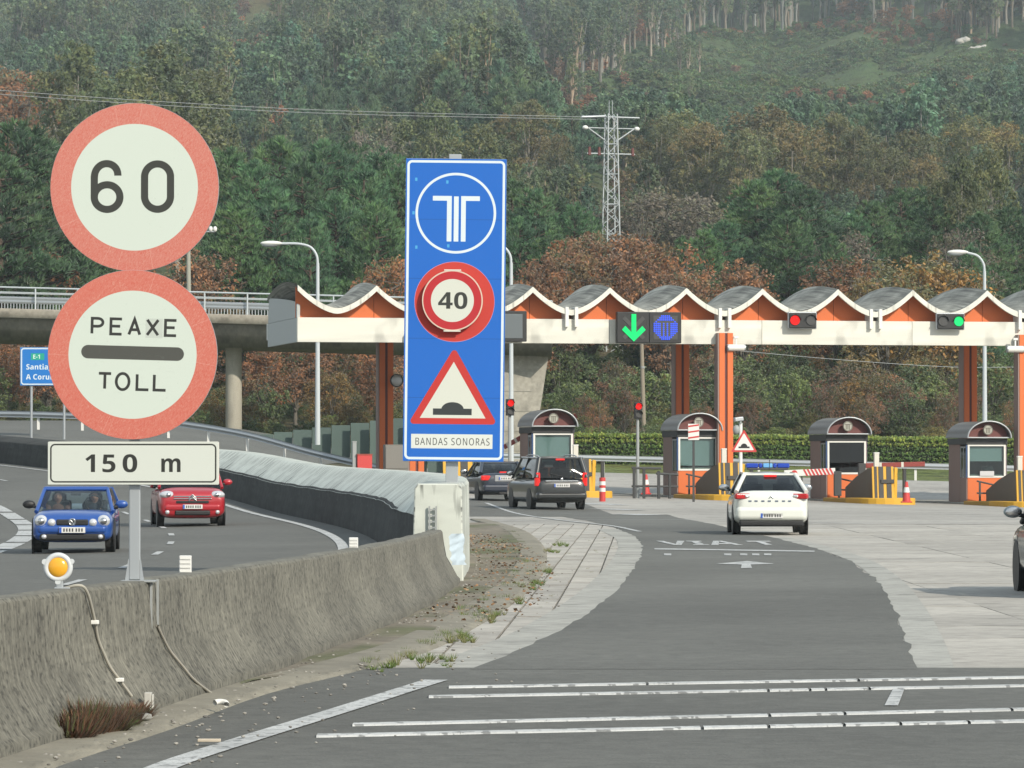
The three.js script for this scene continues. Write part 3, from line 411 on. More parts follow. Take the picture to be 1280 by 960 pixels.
// ---------- tall blue panel ----------
{
  const d = 64, c = P(566.5, 388, d), t = thing('blue_lane_sign', 'tall blue panel sign with a T emblem, 40 limit disc and BANDAS SONORAS warning', 'road sign', null, V(c.x, PY(577, d), -d));
  const w = 126 / F * d, h = 379 / F * d, s = d / F; t.rotation.z = -0.0105;
  part(t, 'post', rbox(0.19, h + 0.55, 0.12, -0.02, h / 2 - 0.2, -0.13, 0.01), M.galv);
  for (const y of [0.4, h / 2, h - 0.4]) part(t, 'rail', box(w * 0.9, 0.06, 0.05, 0, y, -0.06), M.galvDull);
  reseed(77);
  const tex = canvasTex(682, 2048, (x, W, H) => {
    const k = W / 126, X = (px) => (px - 503.5) * k, Y = (py) => (py - 198) * k;
    x.fillStyle = '#0064c4'; x.fillRect(0, 0, W, H); x.strokeStyle = '#d9e4ea'; x.lineWidth = 17; x.beginPath(); x.roundRect(17, 19, W - 34, H - 38, 26); x.stroke();
    for (const yy of [274, 348, 423, 497]) { x.strokeStyle = 'rgba(8,50,100,0.5)'; x.lineWidth = 3; x.beginPath(); x.moveTo(26, Y(yy)); x.lineTo(W - 26, Y(yy)); x.stroke(); }
    x.strokeStyle = '#d9e4ea'; x.lineWidth = 3.2 * k; x.beginPath(); x.arc(X(566.5), Y(266), 49 * k, 0, 7); x.stroke();
    x.lineWidth = 6 * k; x.lineJoin = 'miter'; x.beginPath(); x.moveTo(X(537.5), Y(247.5)); x.lineTo(X(558.3), Y(247.5)); x.lineTo(X(558.3), Y(301.5)); x.stroke(); x.beginPath(); x.moveTo(X(567), Y(245)); x.lineTo(X(567), Y(301.5)); x.stroke(); x.beginPath(); x.moveTo(X(596.5), Y(247.5)); x.lineTo(X(576), Y(247.5)); x.lineTo(X(576), Y(301.5)); x.stroke();
    for (const [a, b] of [[515, 222], [554, 225], [512, 264], [556, 305], [516, 307]]) { x.fillStyle = 'rgba(90,180,225,0.8)'; x.fillRect(X(a), Y(b), 16, 22); }
    x.fillStyle = '#c2362c'; x.beginPath(); x.arc(X(566), Y(377), 50 * k, 0, 7); x.fill(); x.strokeStyle = '#c98aa8'; x.lineWidth = 3; x.stroke();
    x.lineJoin = 'round'; x.strokeStyle = '#bf2c28'; x.fillStyle = '#bf2c28'; x.lineWidth = 8 * k; x.beginPath(); x.moveTo(X(566.5), Y(441.5)); x.lineTo(X(614.5), Y(526)); x.lineTo(X(516.5), Y(526)); x.closePath(); x.fill(); x.stroke();
    x.fillStyle = '#d3d6cb'; x.beginPath(); x.moveTo(X(566), Y(452)); x.lineTo(X(606.5), Y(522.5)); x.lineTo(X(524), Y(522.5)); x.closePath(); x.fill();
    x.fillStyle = '#2b3234'; x.fillRect(X(540.5), Y(510.5), 48.5 * k, 8 * k); x.beginPath(); x.ellipse(X(565), Y(511.5), 14 * k, 9 * k, 0, Math.PI, 0); x.fill();
    x.fillStyle = '#d8dcd6'; x.fillRect(X(513.5), Y(542.5), 102 * k, 18 * k); x.fillStyle = '#3a3c3a'; x.font = '68px sans-serif'; x.textAlign = 'center'; x.letterSpacing = '5px'; x.fillText('BANDAS SONORAS', X(565.5), Y(556.3), 95 * k);
  });
  const p = part(t, 'panel', rbox(w, h, 0.05, 0, h / 2, 0, 0.015), M.galv); part(p, 'face', new THREE.PlaneGeometry(w * 0.998, h * 0.998).translate(0, h / 2, 0.0275), faceMat(tex, 0.7));
  const rc = [(563.5 - 566.5) * s, (577 - 376) * s], rr2 = 38 * s;
  const dsk = part(t, 'speed_disc', new THREE.CylinderGeometry(rr2, rr2, 0.09, 64).rotateX(Math.PI / 2).translate(rc[0], rc[1], 0.09), mat([0.62, 0.5, 0.42], 0.6), 'raised round 40 limit disc');
  const t40 = canvasTex(512, 512, (x, W) => { x.fillStyle = '#d9c3b0'; x.fillRect(0, 0, W, W); x.fillStyle = '#b81d26'; x.beginPath(); x.arc(256, 256, 246, 0, 7); x.fill(); x.fillStyle = '#d3d6cb'; x.beginPath(); x.arc(256, 256, 182, 0, 7); x.fill(); x.fillStyle = '#2f312d'; x.font = 'bold 196px sans-serif'; x.textAlign = 'center'; x.save(); x.translate(258, 326); x.scale(1.18, 1); x.fillText('40', 4, 0); x.restore(); });
  part(dsk, 'face', new THREE.CircleGeometry(rr2 * 0.995, 64).translate(rc[0], rc[1], 0.1375), faceMat(t40));
  for (const q of [-1, 1]) part(dsk, 'clip', box(0.26, 0.02, 0.02, rc[0], rc[1] + q * rr2, 0.13), M.cream);
}
// ---------- toll canopy ----------
const CA = 0.2, per = 3.24, CX0 = PX(905, 172), CZ0 = -172;
const local = (x, z) => V(CX0 + Math.cos(CA) * x + Math.sin(CA) * z, 0, CZ0 - Math.sin(CA) * x + Math.cos(CA) * z);   // canopy axes to the world
const DEP = 8.8, XL = -5.5 * per, XR = 6.5 * per;
const scal = (x) => { const t = Math.abs(((x / per + 0.5) % 1 + 1) % 1 - 0.5) * 2; return 7.80 + 0.93 * Math.pow(t, 1.65); };
{
  const t = thing('toll_canopy', 'long toll plaza canopy with white scalloped edge and orange panels', 'canopy', null, V(CX0, 0, CZ0), CA);
  const n = 16, xs = []; for (let k = 0; k <= (XR - XL) / per * n + 0.5; k++) xs.push(XL + k * per / n);
  const beamM = mat([0.9, 0.89, 0.83], 0.7, { map: srgb(noiseTex(512, [6, 3], (u, v) => { const k = 0.93 + (fbm(u * 12, v * 12, 4, 12) - 0.5) * 0.12 - Math.max(0, fbm(u * 70, v * 3, 3, 0) - 0.62) * 0.6; return [k, k, k * 0.98]; })) });
  // white front beam in lengths of two periods, back beam, ceiling
  for (let x = XL; x < XR - 0.1; x += 2 * per) { const w = Math.min(2 * per, XR - x); part(t, 'beam_panel', rbox(w - 0.012, 1.0, 0.28, x + w / 2, 6.92, -0.14, 0.012), beamM); }
  part(t, 'back_beam', box(XR - XL, 0.7, 0.25, (XL + XR) / 2, 7.07, -DEP + 0.125), M.white); part(t, 'ceiling', box(XR - XL - 0.1, 0.12, DEP - 0.6, (XL + XR) / 2, 7.36, -DEP / 2), M.cream);
  // left end wall: two panels and the open dark gable behind the roof edge
  const endM = mat([0.5, 0.52, 0.5], 0.75);
  part(t, 'end_panel', box(0.12, 0.98, DEP - 0.56, XL + 0.07, 6.92, -DEP / 2), endM); part(t, 'end_panel', box(0.12, 0.52, DEP - 0.5, XL + 0.09, 7.69, -DEP / 2), endM);
  const gs = new THREE.Shape(); gs.moveTo(0.3, 7.9); for (let i = 0; i <= 12; i++) { const z = i / 12; gs.lineTo(0.3 + z * (DEP - 0.6), 7.95 + 0.55 * Math.pow(z, 0.6)); } gs.lineTo(DEP - 0.3, 7.9);
  part(t, 'end_gable', new THREE.ExtrudeGeometry(gs, { depth: 0.06, bevelEnabled: false }).rotateY(Math.PI / 2).translate(XL + 0.05, 0, 0), endM);
  // orange bays
  const bays = Math.round((XR - XL) / per);
  for (let k = 0; k < bays; k++) { const s = new THREE.Shape(), a = XL + k * per + 0.01, b = a + per - 0.02; s.moveTo(a, 7.42); s.lineTo(b, 7.42); for (let i = 0; i <= 16; i++) { const x = lerp(b, a, i / 16); s.lineTo(x, scal(x) - 0.02); } part(t, 'orange_panel', new THREE.ExtrudeGeometry(s, { depth: 0.06, bevelEnabled: false }).translate(0, 0, -0.62), M.orange); }
  // scalloped fascia, one length per period
  for (let k = 0; k < bays; k++) { const s = new THREE.Shape(), a = XL + k * per, b = a + per; for (let i = 0; i <= 20; i++) { const x = lerp(a, b, i / 20); i ? s.lineTo(x, scal(x)) : s.moveTo(x, scal(x)); } for (let i = 0; i <= 20; i++) { const x = lerp(b, a, i / 20); s.lineTo(x, scal(x) - 0.23); } part(t, 'fascia', new THREE.ExtrudeGeometry(s, { depth: 0.14, bevelEnabled: false }).translate(0, 0, 0.02), beamM); }
  // arched roof shell, a vault per period
  const arch = (z) => { const u = -z / DEP; return 0.02 + 0.95 * Math.sin(Math.min(1, u * 1.0) * Math.PI) * 0.36 - 0.22 * u; };
  for (let k = 0; k < bays; k++) { const rows = []; for (let i = 0; i <= 14; i++) { const z = 0.02 - (DEP + 0.02) * i / 14, r = []; for (let j = 0; j <= 16; j++) { const x = XL + (k + j / 16) * per; r.push(V(x, scal(x) + arch(z), z)); } rows.push(r); }
    const bot = rows.map((r) => r.map((p) => V(p.x, p.y - 0.1, p.z))); part(t, 'roof_vault', merge([sheet(rows, (p) => [p.x, p.z]), sheet(bot, (p) => [p.x, p.z])]), M.roof); }
  // fins over every second valley
  for (let k = -4; k <= 6; k += 2) for (const s of [-1, 1]) part(t, 'fin', rbox(0.14, 0.82, 0.8, k * per + s * 0.2, 7.5, -0.19, 0.01), M.white);
  // columns: two flanges and a dark web
  const column = (x, z, y1, name) => {
    const w = local(x, z), y0 = plazaY(w.x, -w.z) - 0.02, c = part(t, name, box(0.26, y1 - y0, 0.5, x, (y0 + y1) / 2, z - 0.25), M.maroon);
    for (const s of [-1, 1]) part(c, 'flange', rbox(0.24, y1 - y0, 0.62, x + s * 0.175, (y0 + y1) / 2, z - 0.25, 0.012), M.orange);
    part(c, 'side_plate', box(0.05, y1 - y0, 0.6, x - 0.33, (y0 + y1) / 2, z - 0.25), M.brownGrey);
  };
  for (const k of [-4, 0, 4]) { column(k * per, -0.02 + 0.34, 6.9 - 0.02, 'column'); column(k * per + 0.1, -DEP + 1.2, 7.3, 'column'); }
}
const fx = (px) => (px - 905) / 98.6 * per;      // canopy x under a pixel column of the front edge
const onCanopy = (name, label, cat, group, x, y, z) => { const p = local(x, z); return thing(name, label, cat, group, V(p.x, y, p.z), CA); };
// overhead signals
{
  const sig = (px, y, lit, label) => { const t = onCanopy('lane_signal', label, 'traffic light', 'two lamp signals on the canopy edge', fx(px), y, 0.3); part(t, 'frame', rbox(1.24, 0.72, 0.16, 0, 0, -0.03, 0.05), M.galv); part(t, 'housing', rbox(1.16, 0.64, 0.2, 0, 0, 0, 0.04), M.black); [-1, 1].forEach((s) => { const l = part(t, 'lamp', disc(0.2, 0.06, s * 0.34, 0.0, 0.11, 24), (lit < 0) === (s < 0) ? (lit < 0 ? M.glowRed : M.glowGreen) : M.charcoal); part(l, 'visor', new THREE.CylinderGeometry(0.23, 0.23, 0.14, 24, 1, true, Math.PI * 0.5, Math.PI).rotateX(Math.PI / 2).translate(s * 0.34, 0, 0.16), M.dark); }); };
  sig(1004.5, 7.42, -1, 'two lamp lane signal on the canopy with its left lamp lit red'); sig(1199, 7.42, 1, 'two lamp lane signal on the canopy with its right lamp lit green');
  const t = onCanopy('matrix_signal', 'black double panel under the canopy showing a green arrow and a blue round emblem', 'lane sign', null, fx(805), 7.08, 0.34);
  const hw = 1.36;
  for (const s of [-1, 1]) part(t, 'housing', rbox(hw, 1.28, 0.3, s * hw / 2, 0, 0, 0.03), M.black);
  const ar = new THREE.Shape([[-0.1, 0.55], [0.1, 0.55], [0.1, -0.2], [0.36, 0.06], [0.5, -0.1], [0, -0.58], [-0.5, -0.1], [-0.36, 0.06], [-0.1, -0.2]].map(([a, b]) => new THREE.Vector2(a - hw / 2 + 0.02, b)));
  for (const r of [0.78, -0.78]) part(t, 'dark_cross_bar', box(0.16, 1.2, 0.02, -hw / 2 + 0.02, -0.02, 0.158, 0, 0, r), M.charcoal);
  part(t, 'green_arrow', new THREE.ExtrudeGeometry(ar, { depth: 0.02, bevelEnabled: false }).translate(0, 0, 0.172), M.glowGreen);
  part(t, 'inner_screen', box(1.02, 0.98, 0.02, hw / 2, 0, 0.158), M.charcoal);
  reseed(6); const dots = []; for (let i = 0; i < 13; i++) for (let j = 0; j < 13; j++) { const a = (i - 6) * 0.079, b = (j - 6) * 0.079; if (Math.hypot(a, b) > 0.5) continue; const stem = (Math.abs(Math.abs(a) - 0.16) < 0.05 || Math.abs(a) < 0.04) && b < 0.2 && b > -0.36, armT = Math.abs(b - 0.24) < 0.04 && Math.abs(a) < 0.36; if (!stem && !armT) dots.push(ball(0.037, 0.037, 0.02, hw / 2 + a, b, 0.172, 6)); }
  const dm = part(t, 'blue_emblem', merge(dots), M.glowBlue);
  const o = onCanopy('matrix_signal', 'dark switched off square panel on the canopy half hidden behind the blue sign', 'lane sign', null, fx(628), 7.1, 0.34);
  part(o, 'housing', rbox(1.36, 1.25, 0.3, 0, 0, 0, 0.03), M.black); part(o, 'screen', rbox(1.0, 1.0, 0.04, 0, 0, 0.15, 0.02), mat([0.14, 0.16, 0.17], 0.25));
  for (const [px, lab] of [[916, 'white tubular floodlight at the head of the orange column beside the police car'], [1283, 'white tubular floodlight under the canopy at the right photo edge']]) { const f = onCanopy('floodlight', lab, 'floodlight', 'floodlights under the canopy', fx(px) + 0.05, 6.27, 0.42); part(f, 'body', new THREE.CylinderGeometry(0.14, 0.14, 0.72, 16).rotateZ(Math.PI / 2), M.white); part(f, 'bracket', merge([box(0.06, 0.3, 0.06, 0, 0.25, -0.02), rbox(0.2, 0.1, 0.12, 0, 0.42, -0.02, 0.02)]), M.white); for (const s of [-1, 1]) part(f, 'cap', new THREE.CylinderGeometry(0.145, 0.145, 0.05, 16).rotateZ(Math.PI / 2).translate(s * 0.36, 0, 0), M.galv); }
  const dv = (px, py, x, z, lab) => { const c = onCanopy('round_mirror', lab, 'mirror', null, x, py, z); part(c, 'dish', disc(0.28, 0.1, 0, 0, 0.06, 28), M.black); part(c, 'mirror_glass', ball(0.24, 0.24, 0.05, 0, 0, 0.1, 20), M.silver); part(c, 'arm', bar(V(0, 0, 0), V(-0.15, 0.12, -0.25), 0.03), M.redBrown); };
  dv(465, 5.0, -4 * per + 0.45, -DEP + 1.7, 'round convex mirror on the rear column near the left end of the canopy');
  const tank = onCanopy('fire_extinguisher', 'dark green device with a hanging hose on the rear column right of centre', 'device', null, 4 * per + 0.1, 1.75, -DEP + 1.62); part(tank, 'body', ball(0.2, 0.28, 0.14, 0, 0, 0.05, 16), mat([0.02, 0.05, 0.04], 0.5)); part(tank, 'hose', bar(V(0, -0.2, 0.04), V(0.02, -0.95, 0.04), 0.045), M.dark);
}
// ---------- islands, booths, crash cushions ----------
const corr = noiseTex(256, [0.16, 0.16], (u) => grey(0.5 + 0.5 * Math.sin(u * 6.283)));
const corrugM = mat([0.25, 0.25, 0.25], 0.45, { metalness: 0.5, bumpMap: corr, bumpScale: 0.03 });
const boothX = [682, 868, 1062, 1247].map((p) => fx(p) + 0.1);
boothX.forEach((bx, i) => {
  const w0 = local(bx, 0), gy = plazaY(w0.x, -w0.z), which = ['behind the dark carrier', 'left of the police car', 'right of the police car', 'at the right edge'][i];
  const o = thing('toll_island', 'raised toll island with yellow kerb nose ' + which, 'island', 'toll islands', V(w0.x, gy, w0.z), CA);
  // plan: rounded nose toward the camera
  const plan = (hw, z0, z1) => { const s = new THREE.Shape(); s.moveTo(-hw, -z0); s.lineTo(-hw, -(z1 - hw)); for (let k = 0; k <= 10; k++) { const a = Math.PI - k / 10 * Math.PI; s.lineTo(Math.cos(a) * hw, -(z1 - hw) - Math.sin(a) * hw * 0.9); } s.lineTo(hw, -z0); return s; };
  const slab = (hw, z0, z1, h) => new THREE.ExtrudeGeometry(plan(hw, z0, z1), { depth: h, bevelEnabled: true, bevelSize: 0.03, bevelThickness: 0.03, bevelSegments: 2 }).rotateX(-Math.PI / 2);
  part(o, 'kerb', slab(1.05, -14, 4.0, 0.14).translate(0, -0.05, 0), M.kerb);
  part(o, 'yellow_kerb', slab(1.09, 0.4, 6.6, 0.2).translate(0, -0.05, 0), M.yellowWorn); part(o, 'yellow_nose', slab(1.13, 3.9, 6.9, 0.235).translate(0, -0.05, 0), M.yellow);
  // booth
  const b = thing('toll_booth', 'arched roof toll booth with orange base ' + which, 'toll booth', 'toll booths', V(w0.x, gy + 0.12, w0.z), CA);
  const W = 1.66, D = 2.5, f = 0;
  part(b, 'base', rbox(W, 1.02, D, 0, 0.51, -D / 2, 0.02), M.orange);
  part(b, 'side_wall', merge([box(0.05, 2.45, D * 0.62, -W / 2 - 0.015, 1.24, -D * 0.69), box(0.05, 1.0, D * 0.36, -W / 2 - 0.015, 0.5, -D * 0.19)]), M.brownGrey); part(b, 'side_wall', box(0.05, 2.45, D, W / 2 + 0.015, 1.24, -D / 2), M.brownGrey); part(b, 'back_wall', box(W, 1.5, 0.05, 0, 1.75, -D + 0.02), M.brownGrey);
  const fr = part(b, 'window_frame', merge([box(W, 0.07, 0.08, 0, 1.06, -0.02), box(W, 0.07, 0.08, 0, 2.38, -0.02), box(0.075, 1.25, 0.08, -W / 2 + 0.04, 1.72, -0.02), box(0.075, 1.25, 0.08, W / 2 - 0.04, 1.72, -0.02)]), M.white);
  part(fr, 'pane', box(W - 0.1, 1.24, 0.015, 0, 1.72, -0.04), i === 2 ? M.darkGlass : M.glass);
  for (const s of [-1, 1]) part(b, 'corner_trim', box(0.06, 1.42, 0.1, s * (W / 2 + 0.025), 1.74, -0.06), M.blueTrim);
  const sw = part(b, 'side_window', merge([box(0.05, 0.06, 0.85, -W / 2, 2.3, -0.55), box(0.05, 1.3, 0.05, -W / 2, 1.68, -0.5), box(0.05, 1.3, 0.05, -W / 2, 1.68, -0.92)]), M.galv); part(sw, 'pane', box(0.015, 1.3, 0.8, -W / 2, 1.66, -0.55), M.darkGlass);
  part(b, 'lintel', rbox(W + 0.16, 0.26, D + 0.1, 0, 2.54, -D / 2, 0.02), M.dark);
  part(b, 'sill_ledge', rbox(W + 0.2, 0.05, 0.5, 0, 2.7, 0.06, 0.01), M.galv);
  const rW = W / 2 + 0.12, vault = new THREE.CylinderGeometry(rW, rW, D + 0.55, 32, 1, true, Math.PI / 2, Math.PI).rotateX(Math.PI / 2).scale(1, 0.74, 1);
  vault.rotateZ(0); const vb = new THREE.Box3().setFromBufferAttribute(vault.attributes.position); if (vb.min.y < -0.1) vault.rotateZ(Math.PI);
  part(b, 'roof', vault.translate(0, 2.68, -D / 2 + 0.12), corrugM);
  const arcPts = []; for (let k = 0; k <= 20; k++) { const a = Math.PI * k / 20; arcPts.push(V(Math.cos(a) * rW, 2.68 + Math.sin(a) * rW * 0.74, 0.4)); } part(b, 'roof_rim', tube(arcPts, 0.035, 30, 6), M.galv);
  const gsh = new THREE.Shape(); gsh.moveTo(-rW + 0.04, 0); for (let k = 0; k <= 20; k++) { const a = Math.PI - Math.PI * k / 20; gsh.lineTo(Math.cos(a) * (rW - 0.05), Math.sin(a) * (rW - 0.05) * 0.74); } part(b, 'gable', new THREE.ExtrudeGeometry(gsh, { depth: 0.05, bevelEnabled: false }).translate(0, 2.69, 0.02), M.maroon);
  const em = part(b, 'round_emblem', disc(0.21, 0.05, -0.05, 3.02, 0.34, 28), mat([0.42, 0.42, 0.36], 0.6)); part(em, 'emblem_mark', merge([new THREE.TorusGeometry(0.19, 0.018, 6, 28).translate(-0.05, 3.02, 0.37), box(0.03, 0.22, 0.02, -0.05, 3.0, 0.37), box(0.03, 0.2, 0.02, -0.12, 2.99, 0.37), box(0.03, 0.2, 0.02, 0.02, 2.99, 0.37), box(0.24, 0.03, 0.02, -0.05, 3.1, 0.37)]), mat([0.2, 0.18, 0.15], 0.7));
  // inside: counter, blind, seat back
  part(b, 'counter', box(W - 0.15, 0.06, 0.7, 0, 1.12, -0.45), M.cream); if (i !== 2) part(b, 'blind', box(W - 0.2, i === 3 ? 0.62 : 1.1, 0.03, 0, i === 3 ? 2.02 : 1.78, -0.13), M.blind); part(b, 'screen_box', rbox(0.4, 0.3, 0.3, 0.2, 1.32, -0.5, 0.03), M.dark);
  if (i === 3) part(b, 'notice', box(0.62, 0.2, 0.02, 0, 1.2, -0.01 + 0.06), mat([0.6, 0.6, 0.62], 0.7));
  // hand rail before the base
  const r = thing('hand_rail', 'dark hand rail before the base of the booth ' + which, 'railing', 'hand rails at the booths', V(w0.x, gy + 0.13, w0.z), CA);
  for (const x of [-0.62, -0.06]) part(r, 'post', box(0.07, 0.85 - (x + 0.62) * 0.2, 0.07, x, 0.42 - (x + 0.62) * 0.1, 1.0), M.charcoal);
  part(r, 'top_bar', bar(V(-0.75, 0.88, 1.0), V(0.62, 0.58, 1.0), 0.035), M.charcoal); part(r, 'mid_bar', bar(V(-0.75, 0.38, 1.0), V(0.62, 0.36, 1.0), 0.035), M.charcoal);
  // crash cushion: brown wedge and a yellow and black nose
  const c = thing('crash_cushion', 'striped crash cushion on the island nose of the booth ' + which, 'crash cushion', 'crash cushions', V(w0.x, gy + 0.16, w0.z), CA);
  const wg = new THREE.Shape([[-1.0, 0], [-5.0, 0], [-5.0, 1.26], [-4.2, 1.22], [-2.6, 0.9], [-1.0, 0.45]].map(([a, h]) => new THREE.Vector2(a, h)));
  part(c, 'wedge_wall', new THREE.ExtrudeGeometry(wg, { depth: 0.5, bevelEnabled: false }).rotateY(Math.PI / 2).translate(-0.35, 0, 0), mat([0.16, 0.135, 0.11], 0.9, { bumpMap: corr, bumpScale: 0.01 }));
  const nose = (x0, x1, col, k) => { const g = []; g.push(box(x1 - x0, 1.32, 0.08, (x0 + x1) / 2, 0.66, 5.3 + k, -0.1)); return merge(g); };
  const st = [[-0.46, -0.38], [-0.38, -0.27], [-0.27, -0.2], [-0.2, 0.0], [0.0, 0.13], [0.13, 0.33], [0.33, 0.43]]; st.forEach(([a, e], k) => part(c, 'stripe', nose(a, e, 0, k % 2 ? 0.02 : 0), k % 2 ? M.charcoal : M.yellow));
  part(c, 'flap', rbox(0.18, 1.3, 0.06, 0.54, 0.64, 5.22, 0.02, -0.1, 0.6, -0.08), M.yellow); part(c, 'band', rbox(0.56, 0.16, 0.06, 0.16, 0.72, 5.38, 0.02), M.charcoal);
  const pp = thing('marker_post', 'pale marker post by the cushion of the booth ' + which, 'post', 'pale marker posts', V(w0.x, gy + 0.16, w0.z), CA); part(pp, 'shaft', rbox(0.2, 1.85, 0.16, -0.02, 0.92, 4.4, 0.015), M.cream); part(pp, 'cap', rbox(0.22, 0.05, 0.18, -0.02, 1.87, 4.4, 0.01), M.white);
  const sp = thing('steel_post', 'thin dark steel post on the island nose of the booth ' + which, 'post', 'dark steel posts', V(w0.x, gy + 0.16, w0.z), CA); part(sp, 'shaft', rbox(0.13, 1.2, 0.13, 0.86, 0.6, 5.4, 0.01), M.dark); part(sp, 'cap', rbox(0.16, 0.05, 0.16, 0.86, 1.22, 5.4, 0.01), M.charcoal);
});
// partly hidden cushion and cabinets left of the blue sign
{
  const q = (x, z) => { const w = local(x, z); return V(w.x, plazaY(w.x, -w.z), w.z); };
  const c = thing('crash_cushion', 'yellow and black cushion showing below the blue sign panel', 'crash cushion', 'crash cushions', q(fx(520) + 0.6, 4), CA); [[-0.5, -0.3], [-0.3, 0], [0, 0.2], [0.2, 0.5], [0.5, 0.7]].forEach(([a, e], k) => part(c, 'stripe', box(e - a, 1.3, 0.1 + (k % 2) * 0.02, (a + e) / 2, 0.65, 0, -0.1), k % 2 ? M.charcoal : M.yellow));
  const k = thing('control_cabinet', 'grey brown roadside cabinet with two doors in front of the rear left column', 'cabinet', null, q(fx(478), 1.5), CA); part(k, 'body', rbox(0.95, 1.9, 0.5, 0, 0.95, 0, 0.02), mat([0.2, 0.19, 0.17], 0.8)); part(k, 'door', rbox(0.9, 0.9, 0.03, 0, 1.38, 0.26, 0.01), mat([0.22, 0.21, 0.19], 0.8)); part(k, 'door', rbox(0.9, 0.85, 0.03, 0, 0.47, 0.26, 0.01), mat([0.2, 0.19, 0.17], 0.8));
  const r = thing('red_box', 'small orange red box standing left of the grey cabinet', 'box', null, q(fx(436), 2), CA); part(r, 'body', rbox(0.6, 1.45, 0.4, 0, 0.72, 0, 0.02), M.redPaint); part(r, 'lid', rbox(0.64, 0.05, 0.44, 0, 1.47, 0, 0.01), M.redBrown);
  const p = thing('steel_post', 'short grey steel post left of the small orange red box', 'post', null, q(fx(424), 2), CA); part(p, 'shaft', rbox(0.16, 1.95, 0.16, 0, 0.97, 0, 0.01), M.galvDull); part(p, 'cap', rbox(0.19, 0.05, 0.19, 0, 1.97, 0, 0.01), M.galvDull);
}
// red traffic lights on posts
{
  const tl = (px, py, d, lab) => { const X = PX(px, d), y0 = plazaY(X, d), yt = PY(py, d), t = thing('traffic_light', lab, 'traffic light', 'red traffic lights on grey posts', V(X, y0, -d), CA); const h = yt - y0; part(t, 'post', bar(V(0, 0, -0.06), V(0, h - 0.3, -0.06), 0.07, 0.06, 12), M.galvDull); const b = part(t, 'housing', rbox(0.31, 0.66, 0.22, 0, h, 0, 0.03), M.black); part(b, 'red_lamp', disc(0.13, 0.04, 0, h + 0.16, 0.12, 20), M.glowRed); part(b, 'dark_lamp', disc(0.13, 0.04, 0, h - 0.15, 0.12, 20), M.charcoal); for (const k of [0.16, -0.15]) part(b, 'visor', new THREE.CylinderGeometry(0.145, 0.145, 0.16, 16, 1, true, Math.PI * 0.5, Math.PI).rotateX(Math.PI / 2).translate(0, h + k, 0.18), M.dark); };
  tl(637.5, 509, 164, 'red traffic light beside the right edge of the blue sign panel'); tl(797.5, 513, 166, 'red traffic light on the grey post behind the dark railing');
  const cage = thing('dark_railing', 'dark railing frame around the foot of the right red traffic light', 'railing', null, V(PX(808, 165), plazaY(5.3, 165), -165), CA);
  for (const [x, h] of [[-0.5, 1.25], [-0.1, 1.2], [0.5, 1.1], [0.95, 1.0]]) part(cage, 'post', box(0.1, h, 0.1, x, h / 2, 0), M.dark); part(cage, 'rail', bar(V(-0.6, 1.22, 0), V(0.6, 1.2, 0), 0.05), M.charcoal); part(cage, 'rail', bar(V(0.4, 1.0, 0), V(1.3, 0.95, 0), 0.05), M.charcoal); part(cage, 'rail', bar(V(-0.6, 0.5, 0), V(1.3, 0.48, 0), 0.04), M.charcoal);
  const cone = (px, d, lab) => { const X = PX(px, d), t = thing('traffic_cone', lab, 'cone', 'red traffic cones', V(X, plazaY(X, d) + 0.12, -d)); part(t, 'cone', new THREE.CylinderGeometry(0.05, 0.17, 0.8, 16).translate(0, 0.42, 0), M.redPaint); part(t, 'band', new THREE.CylinderGeometry(0.095, 0.125, 0.2, 16).translate(0, 0.5, 0), M.white); part(t, 'foot', rbox(0.42, 0.05, 0.42, 0, 0.025, 0, 0.01), M.redPaint); };
  cone(807.5, 171, 'red and white traffic cone inside the dark railing'); cone(1133, 163, 'red traffic cone behind the striped cushion right of the police car');
  const bo = thing('bollard', 'red and white banded bollard beside the yellow nose behind the dark estate car', 'bollard', null, V(PX(753, 153), plazaY(3.3, 153), -153)); for (let k = 0; k < 5; k++) part(bo, 'band', new THREE.CylinderGeometry(0.115, 0.115, [0.36, 0.14, 0.1, 0.14, 0.14][k], 18).translate(0, [0.18, 0.43, 0.55, 0.67, 0.81][k], 0), k % 2 ? M.white : M.redPaint);
}
